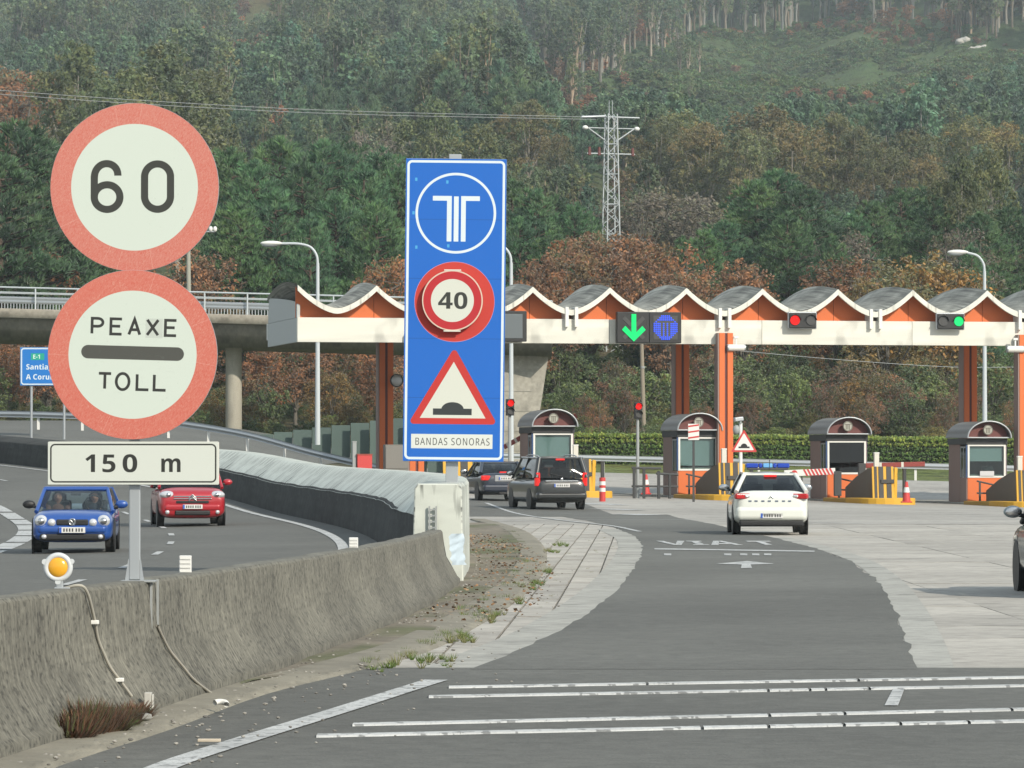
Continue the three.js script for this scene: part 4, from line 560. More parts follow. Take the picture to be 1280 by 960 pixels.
// booms, plate sign, hump warning sign with camera
{
  const boom = (px0, py0, px1, py1, d, lab, kind) => { const a = P(px0, py0, d), b = P(px1, py1, d), t = thing('boom_gate', lab, 'boom', 'toll booms'); const L = b.x - a.x, ang = Math.atan2(b.y - a.y, L), arm = part(t, 'arm', rbox(L, kind ? 0.26 : 0.2, 0.08, (a.x + b.x) / 2, (a.y + b.y) / 2, -d, 0.02, 0, 0, ang), kind ? M.white : mat([0.3, 0.05, 0.04], 0.6)); if (kind) { for (let k = 0; k < 8; k++) { const u = 0.42 + k * 0.072, m = new THREE.Shape([[-0.1, 0.128], [-0.02, 0.128], [0.1, -0.128], [0.02, -0.128]].map(([x, y]) => new THREE.Vector2(x, y))); part(arm, 'red_stripe', new THREE.ExtrudeGeometry(m, { depth: 0.012, bevelEnabled: false }).rotateZ(ang).translate(lerp(a.x, b.x, u), lerp(a.y, b.y, u), -d + 0.036), M.redPaint); } const ne = part(arm, 'no_entry_disc', disc(0.12, 0.02, lerp(a.x, b.x, 0.2), lerp(a.y, b.y, 0.2), -d + 0.05, 20), M.redPaint); part(ne, 'bar', box(0.16, 0.045, 0.02, lerp(a.x, b.x, 0.2), lerp(a.y, b.y, 0.2), -d + 0.058), M.white); part(t, 'leg', bar(V(lerp(a.x, b.x, 0.35), a.y, -d), V(lerp(a.x, b.x, 0.35), a.y - 1.0, -d), 0.03), M.charcoal); } else for (const u of [0.25, 0.62]) part(arm, 'pale_band', box(0.1, 0.21, 0.09, lerp(a.x, b.x, u), lerp(a.y, b.y, u), -d, 0, 0, ang), M.cream); part(t, 'motor_box', rbox(0.3, 1.0, 0.35, (kind ? b.x + 0.1 : a.x - 0.15), Math.min(a.y, b.y) - 0.4, -d - 0.1, 0.03), M.charcoal); };
  boom(980, 592, 1044, 589, 167, 'lowered white boom with red slanted stripes beyond the police car', 1); boom(1082, 582, 1156, 580, 171, 'dark red boom across the lane right of the third booth', 0); boom(628, 560, 655, 545, 173, 'dark red boom half raised left of the first booth', 0); boom(706, 527, 722, 519, 176, 'short raised dark red boom behind the roof of the first booth', 0);
  const d = 158, X = PX(867, d), g = plazaY(X, d), t = thing('striped_plate_sign', 'small white plate with red slanted stripes on a dark post before the second booth', 'road sign', null, V(X, g, -d)); const yc = PY(540, d) - g; part(t, 'post', rbox(0.09, yc + 0.2, 0.06, 0, (yc + 0.2) / 2, -0.05, 0.01), M.charcoal); const pl = part(t, 'plate', rbox(0.42, 0.62, 0.025, 0, yc, 0, 0.01), M.white); for (const k of [-0.2, 0.02, 0.24]) part(pl, 'stripe', new THREE.ExtrudeGeometry(new THREE.Shape([[-0.205, k - 0.06], [0.205, k + 0.0], [0.205, k + 0.06], [-0.205, k]].map(([x, y]) => new THREE.Vector2(x, y))), { depth: 0.008, bevelEnabled: false }).translate(0, yc, 0.012), M.redPaint);
  const d2 = 152, X2 = PX(930, d2), g2 = plazaY(X2, d2), w = thing('hump_sign', 'white triangle hump warning sign on a white post behind the police car', 'road sign', null, V(X2, g2, -d2)); const y2 = PY(565, d2) - g2;
  part(w, 'post', bar(V(-0.12, 0, -0.05), V(-0.12, y2 + 1.05, -0.05), 0.065, 0.065, 12), M.white);
  const tri = (s, dep) => { const sh = new THREE.Shape(); const r = 0.07 * s; const pts = [[-0.48, 0], [0.48, 0], [0, 0.83]].map(([x, y]) => [x * s, (y - 0.277) * s]); for (let i = 0; i < 3; i++) { const p = pts[i], a = pts[(i + 2) % 3], b = pts[(i + 1) % 3], u = (q) => { const l = Math.hypot(q[0] - p[0], q[1] - p[1]); return [p[0] + (q[0] - p[0]) / l * r, p[1] + (q[1] - p[1]) / l * r]; }, A = u(a), B = u(b); i ? sh.lineTo(...A) : sh.moveTo(...A); sh.quadraticCurveTo(p[0], p[1], ...B); } return new THREE.ExtrudeGeometry(sh, { depth: dep, bevelEnabled: false }).translate(0, y2 + 0.277, 0); };
  const rt = part(w, 'red_triangle', tri(1, 0.02), M.redPaint); part(rt, 'white_field', tri(0.76, 0.006).translate(0, 0, 0.021), M.white); part(rt, 'hump_mark', merge([box(0.4, 0.06, 0.006, 0, y2 + 0.17, 0.032), new THREE.CylinderGeometry(0.12, 0.12, 0.006, 16, 1, false, Math.PI / 2, Math.PI).rotateX(Math.PI / 2).translate(0, y2 + 0.19, 0.033)]), M.black);
  const cam = thing('security_camera', 'grey security camera on top of the hump sign post', 'camera', null, V(X2, g2 + y2 + 1.1, -d2)); part(cam, 'body', rbox(0.34, 0.15, 0.2, -0.2, 0.1, 0, 0.03, 0, 0.3, 0.12), M.galv); part(cam, 'mount', bar(V(-0.12, -0.08, 0), V(-0.14, 0.05, 0), 0.04), M.galvDull); part(cam, 'lower_lamp', ball(0.13, 0.17, 0.12, -0.28, -0.28, 0, 14), M.galvDull);
}
// ---------- bridge behind the plaza ----------
{
  const t = thing('road_bridge', 'concrete road bridge with pale metal railing passing behind the canopy', 'bridge');
  const d0 = 222, A = P(-420, 384, d0 + 6), B = P(690, 414, d0 - 4);    // centre line of the deck edge underside level
  const dir = B.clone().sub(A), L = dir.length(); dir.normalize(); const at = (u, y, off = 0) => A.clone().addScaledVector(dir, u * L).add(V(0, y, -off));
  const beamRow = (prof) => [0, 0.25, 0.5, 0.75, 1].map((u) => prof.map(([o, y]) => at(u, y, o)));
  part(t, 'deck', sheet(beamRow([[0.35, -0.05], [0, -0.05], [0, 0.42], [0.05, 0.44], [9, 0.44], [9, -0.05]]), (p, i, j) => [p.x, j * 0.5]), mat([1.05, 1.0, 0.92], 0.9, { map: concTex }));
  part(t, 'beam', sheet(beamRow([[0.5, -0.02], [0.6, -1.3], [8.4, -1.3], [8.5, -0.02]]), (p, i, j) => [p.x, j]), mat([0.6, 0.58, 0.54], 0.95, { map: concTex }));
  const rail = (y, r, o = 0.15) => part(t, 'rail', bar(at(0, y, o), at(1, y, o), r, r, 6), M.lampPole);
  for (const o of [0.15, 8.8]) { rail(1.58, 0.05, o); rail(1.32, 0.03, o); }
  const wv = part(t, 'guard_beam', sheet([0, 1].map((u) => [[0.35, 0.72], [0.28, 0.82], [0.36, 0.9], [0.28, 1.0], [0.35, 1.1]].map(([o, y]) => at(u, y, o)))), M.galv);
  for (let k = 0; k < 22; k++) part(t, 'railing_post', bar(at(k / 21, 0.44, 0.15), at(k / 21, 1.6, 0.15), 0.05, 0.045, 6), M.lampPole);
  const bal = []; for (let k = 0; k < 280; k++) bal.push(bar(at(k / 280, 0.5, 8.8), at(k / 280, 1.4, 8.8), 0.022, 0.022, 4)); part(t, 'balusters', merge(bal), M.lampPole).userData.kind = 'stuff';
  const pc = P(289, 540, 222), px = pc.x; part(t, 'pillar', new THREE.CylinderGeometry(0.44, 0.44, 6.6, 28).translate(px, pc.y + 2.2, -224), mat([1, 0.98, 0.9], 0.9, { map: concTex }));
  part(t, 'pillar_cap', rbox(1.2, 0.3, 5, px, PY(418, 224) + 0.0, -225.5, 0.02), mat([0.7, 0.68, 0.62], 0.9, { map: concTex }));
  const a0 = PX(600, 219), a1 = PX(690, 219), ay1 = PY(418, 219), s = new THREE.Shape([[a0, 0], [a1 - 1.2, 0.5], [a1, ay1], [a0, ay1]].map(([x, y]) => new THREE.Vector2(x, y)));
  part(t, 'abutment', new THREE.ExtrudeGeometry(s, { depth: 8, bevelEnabled: false }).translate(0, 0, -228), mat([1.0, 0.99, 0.93], 0.9, { map: concTex }));
  for (let k = 1; k < 6; k++) part(t, 'shutter_board_line', box(a1 - a0 - 1.3, 0.03, 0.03, (a0 + a1) / 2 - 0.4, 1.0 + k * 1.05, -219.99), mat([0.35, 0.34, 0.3], 0.95));
}
// green screen fence panels and the direction sign on the verge
{
  const f = thing('green_screen_fence', 'weathered greenish screen of upright panels behind the left guardrail', 'fence'); reseed(12);
  for (let k = 0; k < 12; k++) { const px = 318 + k * 24, d = 206 - k * 0.6, X = PX(px, d), w = 24 / F * d, yb = Math.min(T(X, d), PY(572, d)), yt = PY(lerp(543, 523, Math.min(1, k / 7)), d); const q = rr(0.9, 1.12), m = mat([0.095 * q, 0.14 * q, 0.125 * q], 0.8); part(f, 'panel', rbox(w - 0.03, yt - yb, 0.08, X + w / 2, (yt + yb) / 2, -d + rr(-0.05, 0.05), 0.01), m); }
  const d = 188, a = P(25, 434, d), b = P(108, 482, d), t = thing('direction_sign', 'blue direction sign reading Santiago and A Coruña half hidden by the round toll disc', 'road sign'); const w = b.x - a.x, h = a.y - b.y;
  const pl = part(t, 'panel', rbox(w, h, 0.06, (a.x + b.x) / 2, (a.y + b.y) / 2, -d, 0.02), M.galv);
  const tx = canvasTex(512, 296, (x, W, H) => { x.fillStyle = '#1478cc'; x.fillRect(0, 0, W, H); x.strokeStyle = '#d5e2ea'; x.lineWidth = 10; x.beginPath(); x.roundRect(9, 9, W - 18, H - 18, 20); x.stroke(); x.fillStyle = '#17a68c'; x.fillRect(82, 46, 104, 52); x.fillStyle = '#d9ece6'; x.font = 'bold 44px sans-serif'; x.fillText('E-1', 96, 88); x.fillStyle = '#dfe8ec'; x.font = 'bold 58px sans-serif'; x.fillText('Santiago', 44, 172); x.fillText('A Coruña', 44, 250); });
  part(pl, 'face', new THREE.PlaneGeometry(w * 0.99, h * 0.99).translate((a.x + b.x) / 2, (a.y + b.y) / 2, -d + 0.034), faceMat(tx));
  for (const px of [39, 80]) { const q = P(px, 482, d); part(t, 'post', bar(V(q.x, T(q.x, d) - 0.1, -d - 0.08), V(q.x, a.y, -d - 0.08), 0.06), M.galv); }
}
// street lamps
{
  const lamp = (px, topY, baseY, d, lab, hx, hy) => { const a = P(px, baseY, d), t = thing('street_lamp', lab, 'street lamp', 'street lamps', V(a.x, a.y, -d)); const h = PY(topY, d) - a.y, s = d / F; const bend = (px - hx) * s;
    part(t, 'pole', new THREE.CylinderGeometry(0.075, 0.13, h - 0.9, 12).translate(0, (h - 0.9) / 2, 0), M.lampPole); part(t, 'arm', tube([V(0, h - 0.95, 0), V(-0.05, h - 0.55, 0), V(-0.32, h - 0.16, 0), V(-0.8, h, 0), V(-bend + 0.7, h + 0.03, 0)], 0.06, 24, 8), M.lampPole);
    const hd = part(t, 'head', merge([ball(0.52, 0.12, 0.2, -bend + 0.3, h + 0.04, 0, 16)]), M.white); part(hd, 'lens', ball(0.36, 0.1, 0.16, -bend + 0.22, h - 0.04, 0, 14), M.galv); };
  lamp(397, 305, 556, 196, 'street lamp rising through the left bay of the canopy', 331, 305); lamp(639, 305, 590, 200, 'street lamp mostly hidden behind the blue panel sign', 575, 305); lamp(1231, 316, 590, 205, 'street lamp rising behind the canopy at the right', 1190, 316);
}
// lattice pylon, utility poles and cables
{
  const d = 300, X = PX(764, d), s = d / F, y0 = T(X, d) - 0.3, yt = PY(142, d), H = yt - y0, t = thing('lattice_pylon', 'pale steel lattice pylon with cross arms rising behind the canopy', 'pylon', null, V(X, y0, -d), 0.35);
  const hw = (y) => lerp(0.62, 0.34, y / H), crn = [[-1, -1], [1, -1], [1, 1], [-1, 1]], pt = (k, y) => V(crn[k][0] * hw(y), y, crn[k][1] * hw(y)), pm = mat([0.5, 0.54, 0.55], 0.6);
  for (let k = 0; k < 4; k++) part(t, 'leg', bar(pt(k, 0), pt(k, H), 0.06, 0.05, 5), pm);
  const n = 24; for (let i = 0; i < n; i++) for (let k = 0; k < 4; k++) { const a = H * i / n, b = H * (i + 1) / n, e = (k + 1) % 4; part(t, 'brace', (i + k) % 2 ? bar(pt(k, a), pt(e, b), 0.03, 0.03, 4) : bar(pt(e, a), pt(k, b), 0.03, 0.03, 4), pm); if (i % 3 === 0) part(t, 'strut', bar(pt(k, a), pt(e, a), 0.028, 0.028, 4), pm); }
  const arm = (y, w, r = 0.05) => part(t, 'cross_arm', bar(V(-w, y, 0), V(w, y, 0), r, r, 5), pm);
  const yy = (py) => PY(py, d) - y0; arm(yy(192), 1.85); arm(yy(160), 1.9, 0.04); arm(yy(146), 2.2, 0.06);
  for (const q of [-1, 1]) { part(t, 'arm_strut', bar(V(q * 0.4, yy(176), 0), V(q * 1.8, yy(160), 0), 0.05, 0.05, 5), pm); part(t, 'insulator', ball(0.22, 0.17, 0.2, q * 2.0, yy(160), 0, 10), M.white); }
  for (const [px, py] of [[735, 192], [748, 192], [793, 192]]) part(t, 'insulator', new THREE.CylinderGeometry(0.1, 0.14, 0.6, 8).translate((px - 764) * s, yy(py - 3), 0), M.maroon);
  for (const x of [-0.15, 0.1]) part(t, 'spike', bar(V(x, H, 0), V(x, yy(125), 0), 0.03, 0.02, 4), pm);
  part(t, 'line_clamp', merge([bar(V(-2.3, yy(147), 0), V(-0.4, yy(145), 0), 0.1, 0.08, 8)]), M.galv);
  const cable = (pts, lab, r = 0.028) => { const c = thing('power_cable', lab, 'cable', 'overhead cables'); part(c, 'wire', tube(pts, r, 40, 5), mat([0.4, 0.42, 0.42], 0.6)); };
  cable([P(-60, 108, 296), P(160, 124, 296), P(400, 137, 298), P(740, 146, 299)], 'upper of the two pale cables running left from the pylon top', 0.02); cable([P(-60, 113, 300), P(160, 128.5, 300), P(400, 141, 300), P(745, 149, 301)], 'lower of the two pale cables running left from the pylon top', 0.02); cable([P(905, 437, 235), P(1080, 452, 236), P(1200, 459, 237), P(1320, 458, 238)], 'thin dark cable sagging beneath the canopy in front of the bushes', 0.016);
  const pole = (px, p0, p1, dd, lab, w, m) => { const a = P(px, p1, dd), b = P(px + (w || 0), p0, dd), o = thing('utility_pole', lab, 'pole', 'wooden poles', V(a.x, 0, -dd)); part(o, 'shaft', bar(V(0, a.y - 1, 0), V(b.x - a.x, b.y, 0), 0.14, 0.11, 8), m || M.wood); return [o, b.x - a.x, b.y]; };
  const [u, ux, uy] = pole(236, 283, 372, 240, 'pale utility pole with white insulators left behind the 60 disc', -1, mat([0.36, 0.36, 0.3], 0.9)); part(u, 'cross_arm', bar(V(-0.3, uy - 0.3, 0), V(1.5, uy - 0.3, 0), 0.05), M.galv); for (const x of [1.25, 1.5]) part(u, 'insulator', ball(0.12, 0.17, 0.12, x, uy - 0.15, 0, 10), M.white);
  const [v, vx, vy] = pole(805, 426, 524, 236, 'weathered wooden pole standing in the bank between the two lane signals', -3, M.wood); part(v, 'band', new THREE.CylinderGeometry(0.14, 0.14, 0.12, 10).translate(vx * 0.6, vy - 1.5, 0), M.galvDull);
}
// ---------- cars ----------
function loft(st, n = 36) {   // stations [z, y bottom, y top, half width, exponent]
  const rows = st.map(([z, yb, yt, w, e = 5]) => { const r = []; for (let k = 0; k <= n; k++) { const a = -Math.PI / 2 + k / n * 2 * Math.PI, c = Math.cos(a), s = Math.sin(a); r.push(V(Math.sign(c) * Math.pow(Math.abs(c), 2 / e) * w, (yb + yt) / 2 + Math.sign(s) * Math.pow(Math.abs(s), 2 / e) * (yt - yb) / 2, z)); } return r; });
  const capF = (r) => { const c = r.reduce((a, p) => a.add(p), V(0, 0, 0)).multiplyScalar(1 / r.length); return r.map(() => c.clone()); };
  let g = sheet([capF(rows[0]), ...rows, capF(rows[rows.length - 1])]); g = mergeVertices(g.deleteAttribute('uv') && g, 1e-4); g.computeVertexNormals(); return g;
}
function patch(p00, p10, p01, p11, bulge, n = 8) { const rows = []; for (let i = 0; i <= n; i++) { const r = []; for (let j = 0; j <= n; j++) { const u = j / n, v = i / n, k = 16 * u * (1 - u) * v * (1 - v); r.push(p00.clone().lerp(p10, u).lerp(p01.clone().lerp(p11, u), v).addScaledVector(bulge, k)); } rows.push(r); } return sheet(rows); }
const paint = (c, o = {}) => new THREE.MeshPhysicalMaterial({ color: R(c.map((v) => v * 0.8)), roughness: 0.35, metalness: 0.1, clearcoat: 0.8, clearcoatRoughness: 0.06, ...o });
function car(o) {
  const t = thing(o.name || 'car', o.label, 'car', null, o.pos, o.ry), W = o.W / 2, L = o.L / 2, body = paint(o.color, o.paint), c = o;
  const st = [[-L, 0.42, c.tailY - 0.22, W * 0.74, 3.4], [-L + 0.03, 0.32, c.tailY - 0.08, W * 0.86, 4.4], [-L + 0.12, 0.25, c.tailY - 0.01, W * 0.94, 5], [-L + 0.35, 0.22, c.tailY, W * 0.985, 5], [-L * 0.5, 0.2, c.beltY, W, 5], [0, 0.2, c.beltY, W, 5], [c.cowlZ - 0.1, 0.2, c.beltY, W, 5], [c.cowlZ + 0.3, 0.2, c.cowlY - 0.06, W * 0.99, 4.6], [L - 0.4, 0.21, c.noseY + 0.05, W * 0.97, 4.4], [L - 0.16, 0.22, c.noseY - 0.02, W * 0.955, 4.6], [L - 0.05, 0.25, c.noseY - 0.09, W * 0.9, 4.4], [L, 0.34, c.noseY - 0.18, W * 0.8, 4]];
  const bd = part(t, 'body', loft(st), body);
  const wB = W * 0.93, wR = W * (c.roofW || 0.72), q = (s, w, y, z) => V(s * w, y, z);
  const A = (s) => q(s, wB, c.cowlY - 0.07, c.cowlZ), B = (s) => q(s, wR, c.H - 0.06, c.roofF), C = (s) => q(s, wR, c.H - 0.08, c.roofR), D = (s) => q(s, wB, c.rearY, c.rearZ);
  const gl = o.glass || M.darkGlass;
  part(t, 'windscreen', patch(A(-1), A(1), B(-1), B(1), V(0, 0.03, 0.1)), gl); part(t, 'rear_window', patch(D(1), D(-1), C(1), C(-1), V(0, 0.02, -0.07)), o.rearGlass || gl);
  for (const s of [-1, 1]) { part(t, 'side_window', patch(D(s), A(s), C(s), B(s), V(s * 0.05, 0, 0)), gl); part(t, 'pillar', merge([bar(A(s), B(s), 0.045, 0.04), bar(C(s), D(s), o.cp || 0.07, o.cp || 0.07), bar(B(s), C(s), 0.04)]), body); const m = (a, b) => a.clone().lerp(b, 0.52); part(t, 'door_pillar', bar(m(D(s), A(s)).add(V(s * 0.03, 0, 0)), m(C(s), B(s)).add(V(s * 0.03, 0, 0)), 0.04), M.black); }
  const rf = patch(C(-1), C(1), B(-1), B(1), V(0, 0.065, 0), 10), rf2 = rf.clone().translate(0, -0.04, 0); part(t, 'roof', merge([rf, rf2, bar(B(-1), B(1), o.hd || 0.03), bar(C(-1), C(1), 0.03)]), body);
  // inside
  const seat = (x, z) => part(t, 'seat', merge([rbox(0.46, 0.6, 0.14, x, Math.min(c.beltY + 0.02, c.H - 0.6), z, 0.05), rbox(0.25, 0.17, 0.1, x, Math.min(c.beltY + 0.41, c.H - 0.24), z, 0.045)]), M.dark);
  for (const x of [-0.37, 0.37]) { seat(x, 0.05); seat(x, -0.85); } part(t, 'dashboard', rbox(o.W * 0.82, 0.2, 0.4, 0, c.cowlY - 0.12, c.cowlZ - 0.28, 0.06), M.dark); part(t, 'cabin_floor', box(o.W * 0.85, 0.04, 2.2, 0, c.beltY - 0.12, -0.2), M.black);
  // wheels
  for (const s of [-1, 1]) for (const z of [c.wb / 2 + (c.wz || 0), -c.wb / 2 + (c.wz || 0)]) { const g = part(t, 'wheel', new THREE.TorusGeometry(0.215, 0.1, 12, 28).scale(1, 1, 0.95).rotateY(Math.PI / 2).translate(s * (W - 0.1), 0.31, z), M.rubber); part(g, 'rim', new THREE.CylinderGeometry(0.2, 0.2, 0.14, 20).rotateZ(Math.PI / 2).translate(s * (W - 0.1), 0.31, z), M.silver); part(g, 'tread', new THREE.CylinderGeometry(0.31, 0.31, 0.17, 28, 1, true).rotateZ(Math.PI / 2).translate(s * (W - 0.1), 0.31, z), M.rubber); part(t, 'wheel_arch', new THREE.CylinderGeometry(0.37, 0.37, 0.03, 24).rotateZ(Math.PI / 2).translate(s * (W - 0.012), 0.33, z), M.black); }
  // mirrors
  for (const s of [-1, 1]) { const m = part(t, 'mirror', ball(0.13, 0.085, 0.07, s * (W + 0.11), c.cowlY + 0.08, c.cowlZ - 0.35, 14), s === o.blackMirror ? M.black : (o.mirrorMat || body)); part(m, 'arm', bar(V(s * (W - 0.05), c.cowlY + 0.02, c.cowlZ - 0.32), V(s * (W + 0.06), c.cowlY + 0.05, c.cowlZ - 0.34), 0.03), M.black); part(m, 'glass', ball(0.11, 0.07, 0.02, s * (W + 0.11), c.cowlY + 0.08, c.cowlZ - 0.42, 12), M.chrome); }
  return { t, W, L, body };
}
const plateGeo = (t, y, z, front) => { const s = front ? 1 : -1, p = part(t, 'number_plate', rbox(0.52, 0.115, 0.03, 0, y, z, 0.005), M.plate); part(p, 'blue_strip', box(0.045, 0.105, 0.006, -0.232 * s, y, z + s * 0.0165), mat([0.02, 0.1, 0.5], 0.5)); const ch = []; for (let k = 0; k < 7; k++) ch.push(box(0.03, 0.065, 0.004, s * (-0.16 + k * 0.056 + (k > 3 ? 0.02 : 0)), y, z + s * 0.0165)); part(p, 'characters', merge(ch), M.charcoal); return p; };
{ // blue hatchback, seen from the front
  const d = 85, X = PX(96, d), k = car({ name: 'blue_hatchback', label: 'blue hatchback with round headlights approaching on the opposite road', pos: V(X, leftYX(X, d) + 0.004, -d), ry: 0.06, W: 1.65, L: 3.9, H: 1.33, color: [0.012, 0.075, 0.33], tailY: 0.95, beltY: 0.86, cowlZ: 0.95, cowlY: 0.88, noseY: 0.81, roofF: 0.25, roofR: -1.45, rearZ: -1.8, rearY: 0.92, wb: 2.46, blackMirror: -1, roofW: 0.77, hd: 0.05, glass: M.glass }), { t, L } = k;
  for (const s of [-1, 1]) { const h = part(t, 'headlight', ball(0.13, 0.125, 0.1, s * 0.62, 0.64, L - 0.07, 20), M.lens); part(h, 'inner_lamp', ball(0.075, 0.075, 0.05, s * 0.62, 0.64, L + 0.0, 14), M.chrome); part(t, 'indicator', ball(0.085, 0.08, 0.07, s * 0.41, 0.61, L - 0.02, 16), M.lens); part(t, 'fog_lamp', ball(0.055, 0.05, 0.05, s * 0.56, 0.33, L + 0.01, 12), M.lens); }
  part(t, 'grille', rbox(0.64, 0.12, 0.12, 0, 0.615, L - 0.04, 0.03), M.black); part(t, 'lower_intake', rbox(1.3, 0.15, 0.22, 0, 0.325, L - 0.09, 0.05), M.black); part(t, 'bumper', rbox(1.36, 0.17, 0.24, 0, 0.475, L - 0.08, 0.07), k.body); plateGeo(t, 0.465, L + 0.06, true);
  const em = part(t, 'emblem', new THREE.TorusGeometry(0.062, 0.011, 8, 24).translate(0, 0.625, L + 0.03), M.chrome); const z = L + 0.03; part(em, 'emblem_letters', merge([bar(V(-0.035, 0.67, z), V(0, 0.632, z), 0.008), bar(V(0.035, 0.67, z), V(0, 0.632, z), 0.008), bar(V(-0.05, 0.645, z), V(-0.022, 0.58, z), 0.008), bar(V(-0.022, 0.58, z), V(0, 0.625, z), 0.008), bar(V(0, 0.625, z), V(0.022, 0.58, z), 0.008), bar(V(0.022, 0.58, z), V(0.05, 0.645, z), 0.008)]), M.chrome);
  part(t, 'steering_wheel', new THREE.TorusGeometry(0.17, 0.016, 8, 24).rotateX(-0.4).translate(0.37, 0.98, 0.55), M.black); part(t, 'inner_mirror', rbox(0.2, 0.06, 0.03, 0, 1.17, 0.38, 0.01), M.dark); part(t, 'headlining', patch(V(-0.5, 1.2, -1.3), V(0.5, 1.2, -1.3), V(-0.5, 1.19, 0.15), V(0.5, 1.19, 0.15), V(0, 0.02, 0)), M.cream);
  // the two people in front
  const person = (x, cloth, hair, lab, steer) => {
    const J = { hip: [0, 0.62, -0.12], chest: [0, 0.98, -0.06], neck: [0, 1.13, -0.03], head: [0, 1.235, 0.0], sl: [-0.18, 1.07, -0.04], sr: [0.18, 1.07, -0.04], el: [-0.22, 0.84, 0.12], er: [0.22, 0.84, 0.12], wl: steer ? [-0.12, 1.0, 0.42] : [-0.1, 0.72, 0.3], wr: steer ? [0.12, 1.0, 0.42] : [0.1, 0.72, 0.3], kl: [-0.14, 0.66, 0.36], kr: [0.14, 0.66, 0.36] };
    const bones = [['hip', 'chest', 0.14, 0.155], ['chest', 'neck', 0.13, 0.055], ['neck', 'head', 0.05, 0.075], ['sl', 'sr', 0.075, 0.075], ['sl', 'el', 0.06, 0.047], ['sr', 'er', 0.06, 0.047], ['el', 'wl', 0.045, 0.03], ['er', 'wr', 0.045, 0.03], ['hip', 'kl', 0.09, 0.07], ['hip', 'kr', 0.09, 0.07]];
    const N = 46, mc = new MarchingCubes(N, undefined, false, false, 60000), S = 0.5, cy = 0.92, cz = 0.1; mc.isolation = 0;
    for (let k2 = 0; k2 < N; k2++) for (let j = 0; j < N; j++) for (let i = 0; i < N; i++) { const p = [((i - N / 2) / (N / 2)) * S, ((j - N / 2) / (N / 2)) * S + cy, ((k2 - N / 2) / (N / 2)) * S + cz]; let m = 1;
      const smin = (b) => { const h = clamp(0.5 + 0.5 * (b - m) / 0.035, 0, 1); m = b * (1 - h) + m * h - 0.035 * h * (1 - h); };
      for (const [a, b, ra, rb] of bones) { const A = J[a], B = J[b], ab = [B[0] - A[0], B[1] - A[1], B[2] - A[2]], ap = [p[0] - A[0], p[1] - A[1], p[2] - A[2]], u = clamp((ab[0] * ap[0] + ab[1] * ap[1] + ab[2] * ap[2]) / (ab[0] ** 2 + ab[1] ** 2 + ab[2] ** 2), 0, 1); smin(Math.hypot(ap[0] - ab[0] * u, ap[1] - ab[1] * u, ap[2] - ab[2] * u) - lerp(ra, rb, u)); }
      smin((Math.hypot(p[0] / 0.075, (p[1] - 1.25) / 0.11, (p[2] - 0.01) / 0.095) - 1) * 0.08); smin(Math.hypot(p[0], p[1] - 1.235, p[2] - 0.11) - 0.016); mc.field[i + j * N + k2 * N * N] = -m; }
    mc.update(); const cnt = mc.count, g = new THREE.BufferGeometry(); g.setAttribute('position', new THREE.BufferAttribute(mc.positionArray.slice(0, cnt * 3), 3)); g.setAttribute('normal', new THREE.BufferAttribute(mc.normalArray.slice(0, cnt * 3), 3)); g.scale(S, S, S).translate(0, cy, cz);
    tint(g, (px, py, pz) => (py > 1.12 || (pz > 0.36 && py > 0.68 && steer) ? [0.42, 0.22, 0.15] : cloth));
    const h = thing('person', lab, 'person', null, V(X, leftYX(X, d) + 0.004, -d), 0.06); const bdy = part(h, 'body', g.translate(x, -0.14, 0.08), mat([1, 1, 1], 0.8, { vertexColors: true }));
    part(h, 'hair', ball(0.085, 0.085, 0.1, x, 1.165, 0.06, 16), mat(hair, 0.8)); for (const s of [-1, 1]) part(h, 'eye', ball(0.012, 0.008, 0.008, x + s * 0.03, 1.125, 0.182, 8), M.black); part(h, 'mouth', box(0.04, 0.008, 0.008, x, 1.05, 0.178), mat([0.25, 0.08, 0.07], 0.7));
  };
  person(0.37, [0.05, 0.055, 0.07], [0.02, 0.015, 0.012], 'driver in dark clothing at the wheel of the blue hatchback', true); person(-0.37, [0.16, 0.09, 0.08], [0.05, 0.03, 0.02], 'passenger in brownish clothing beside the driver of the blue hatchback', false);
}
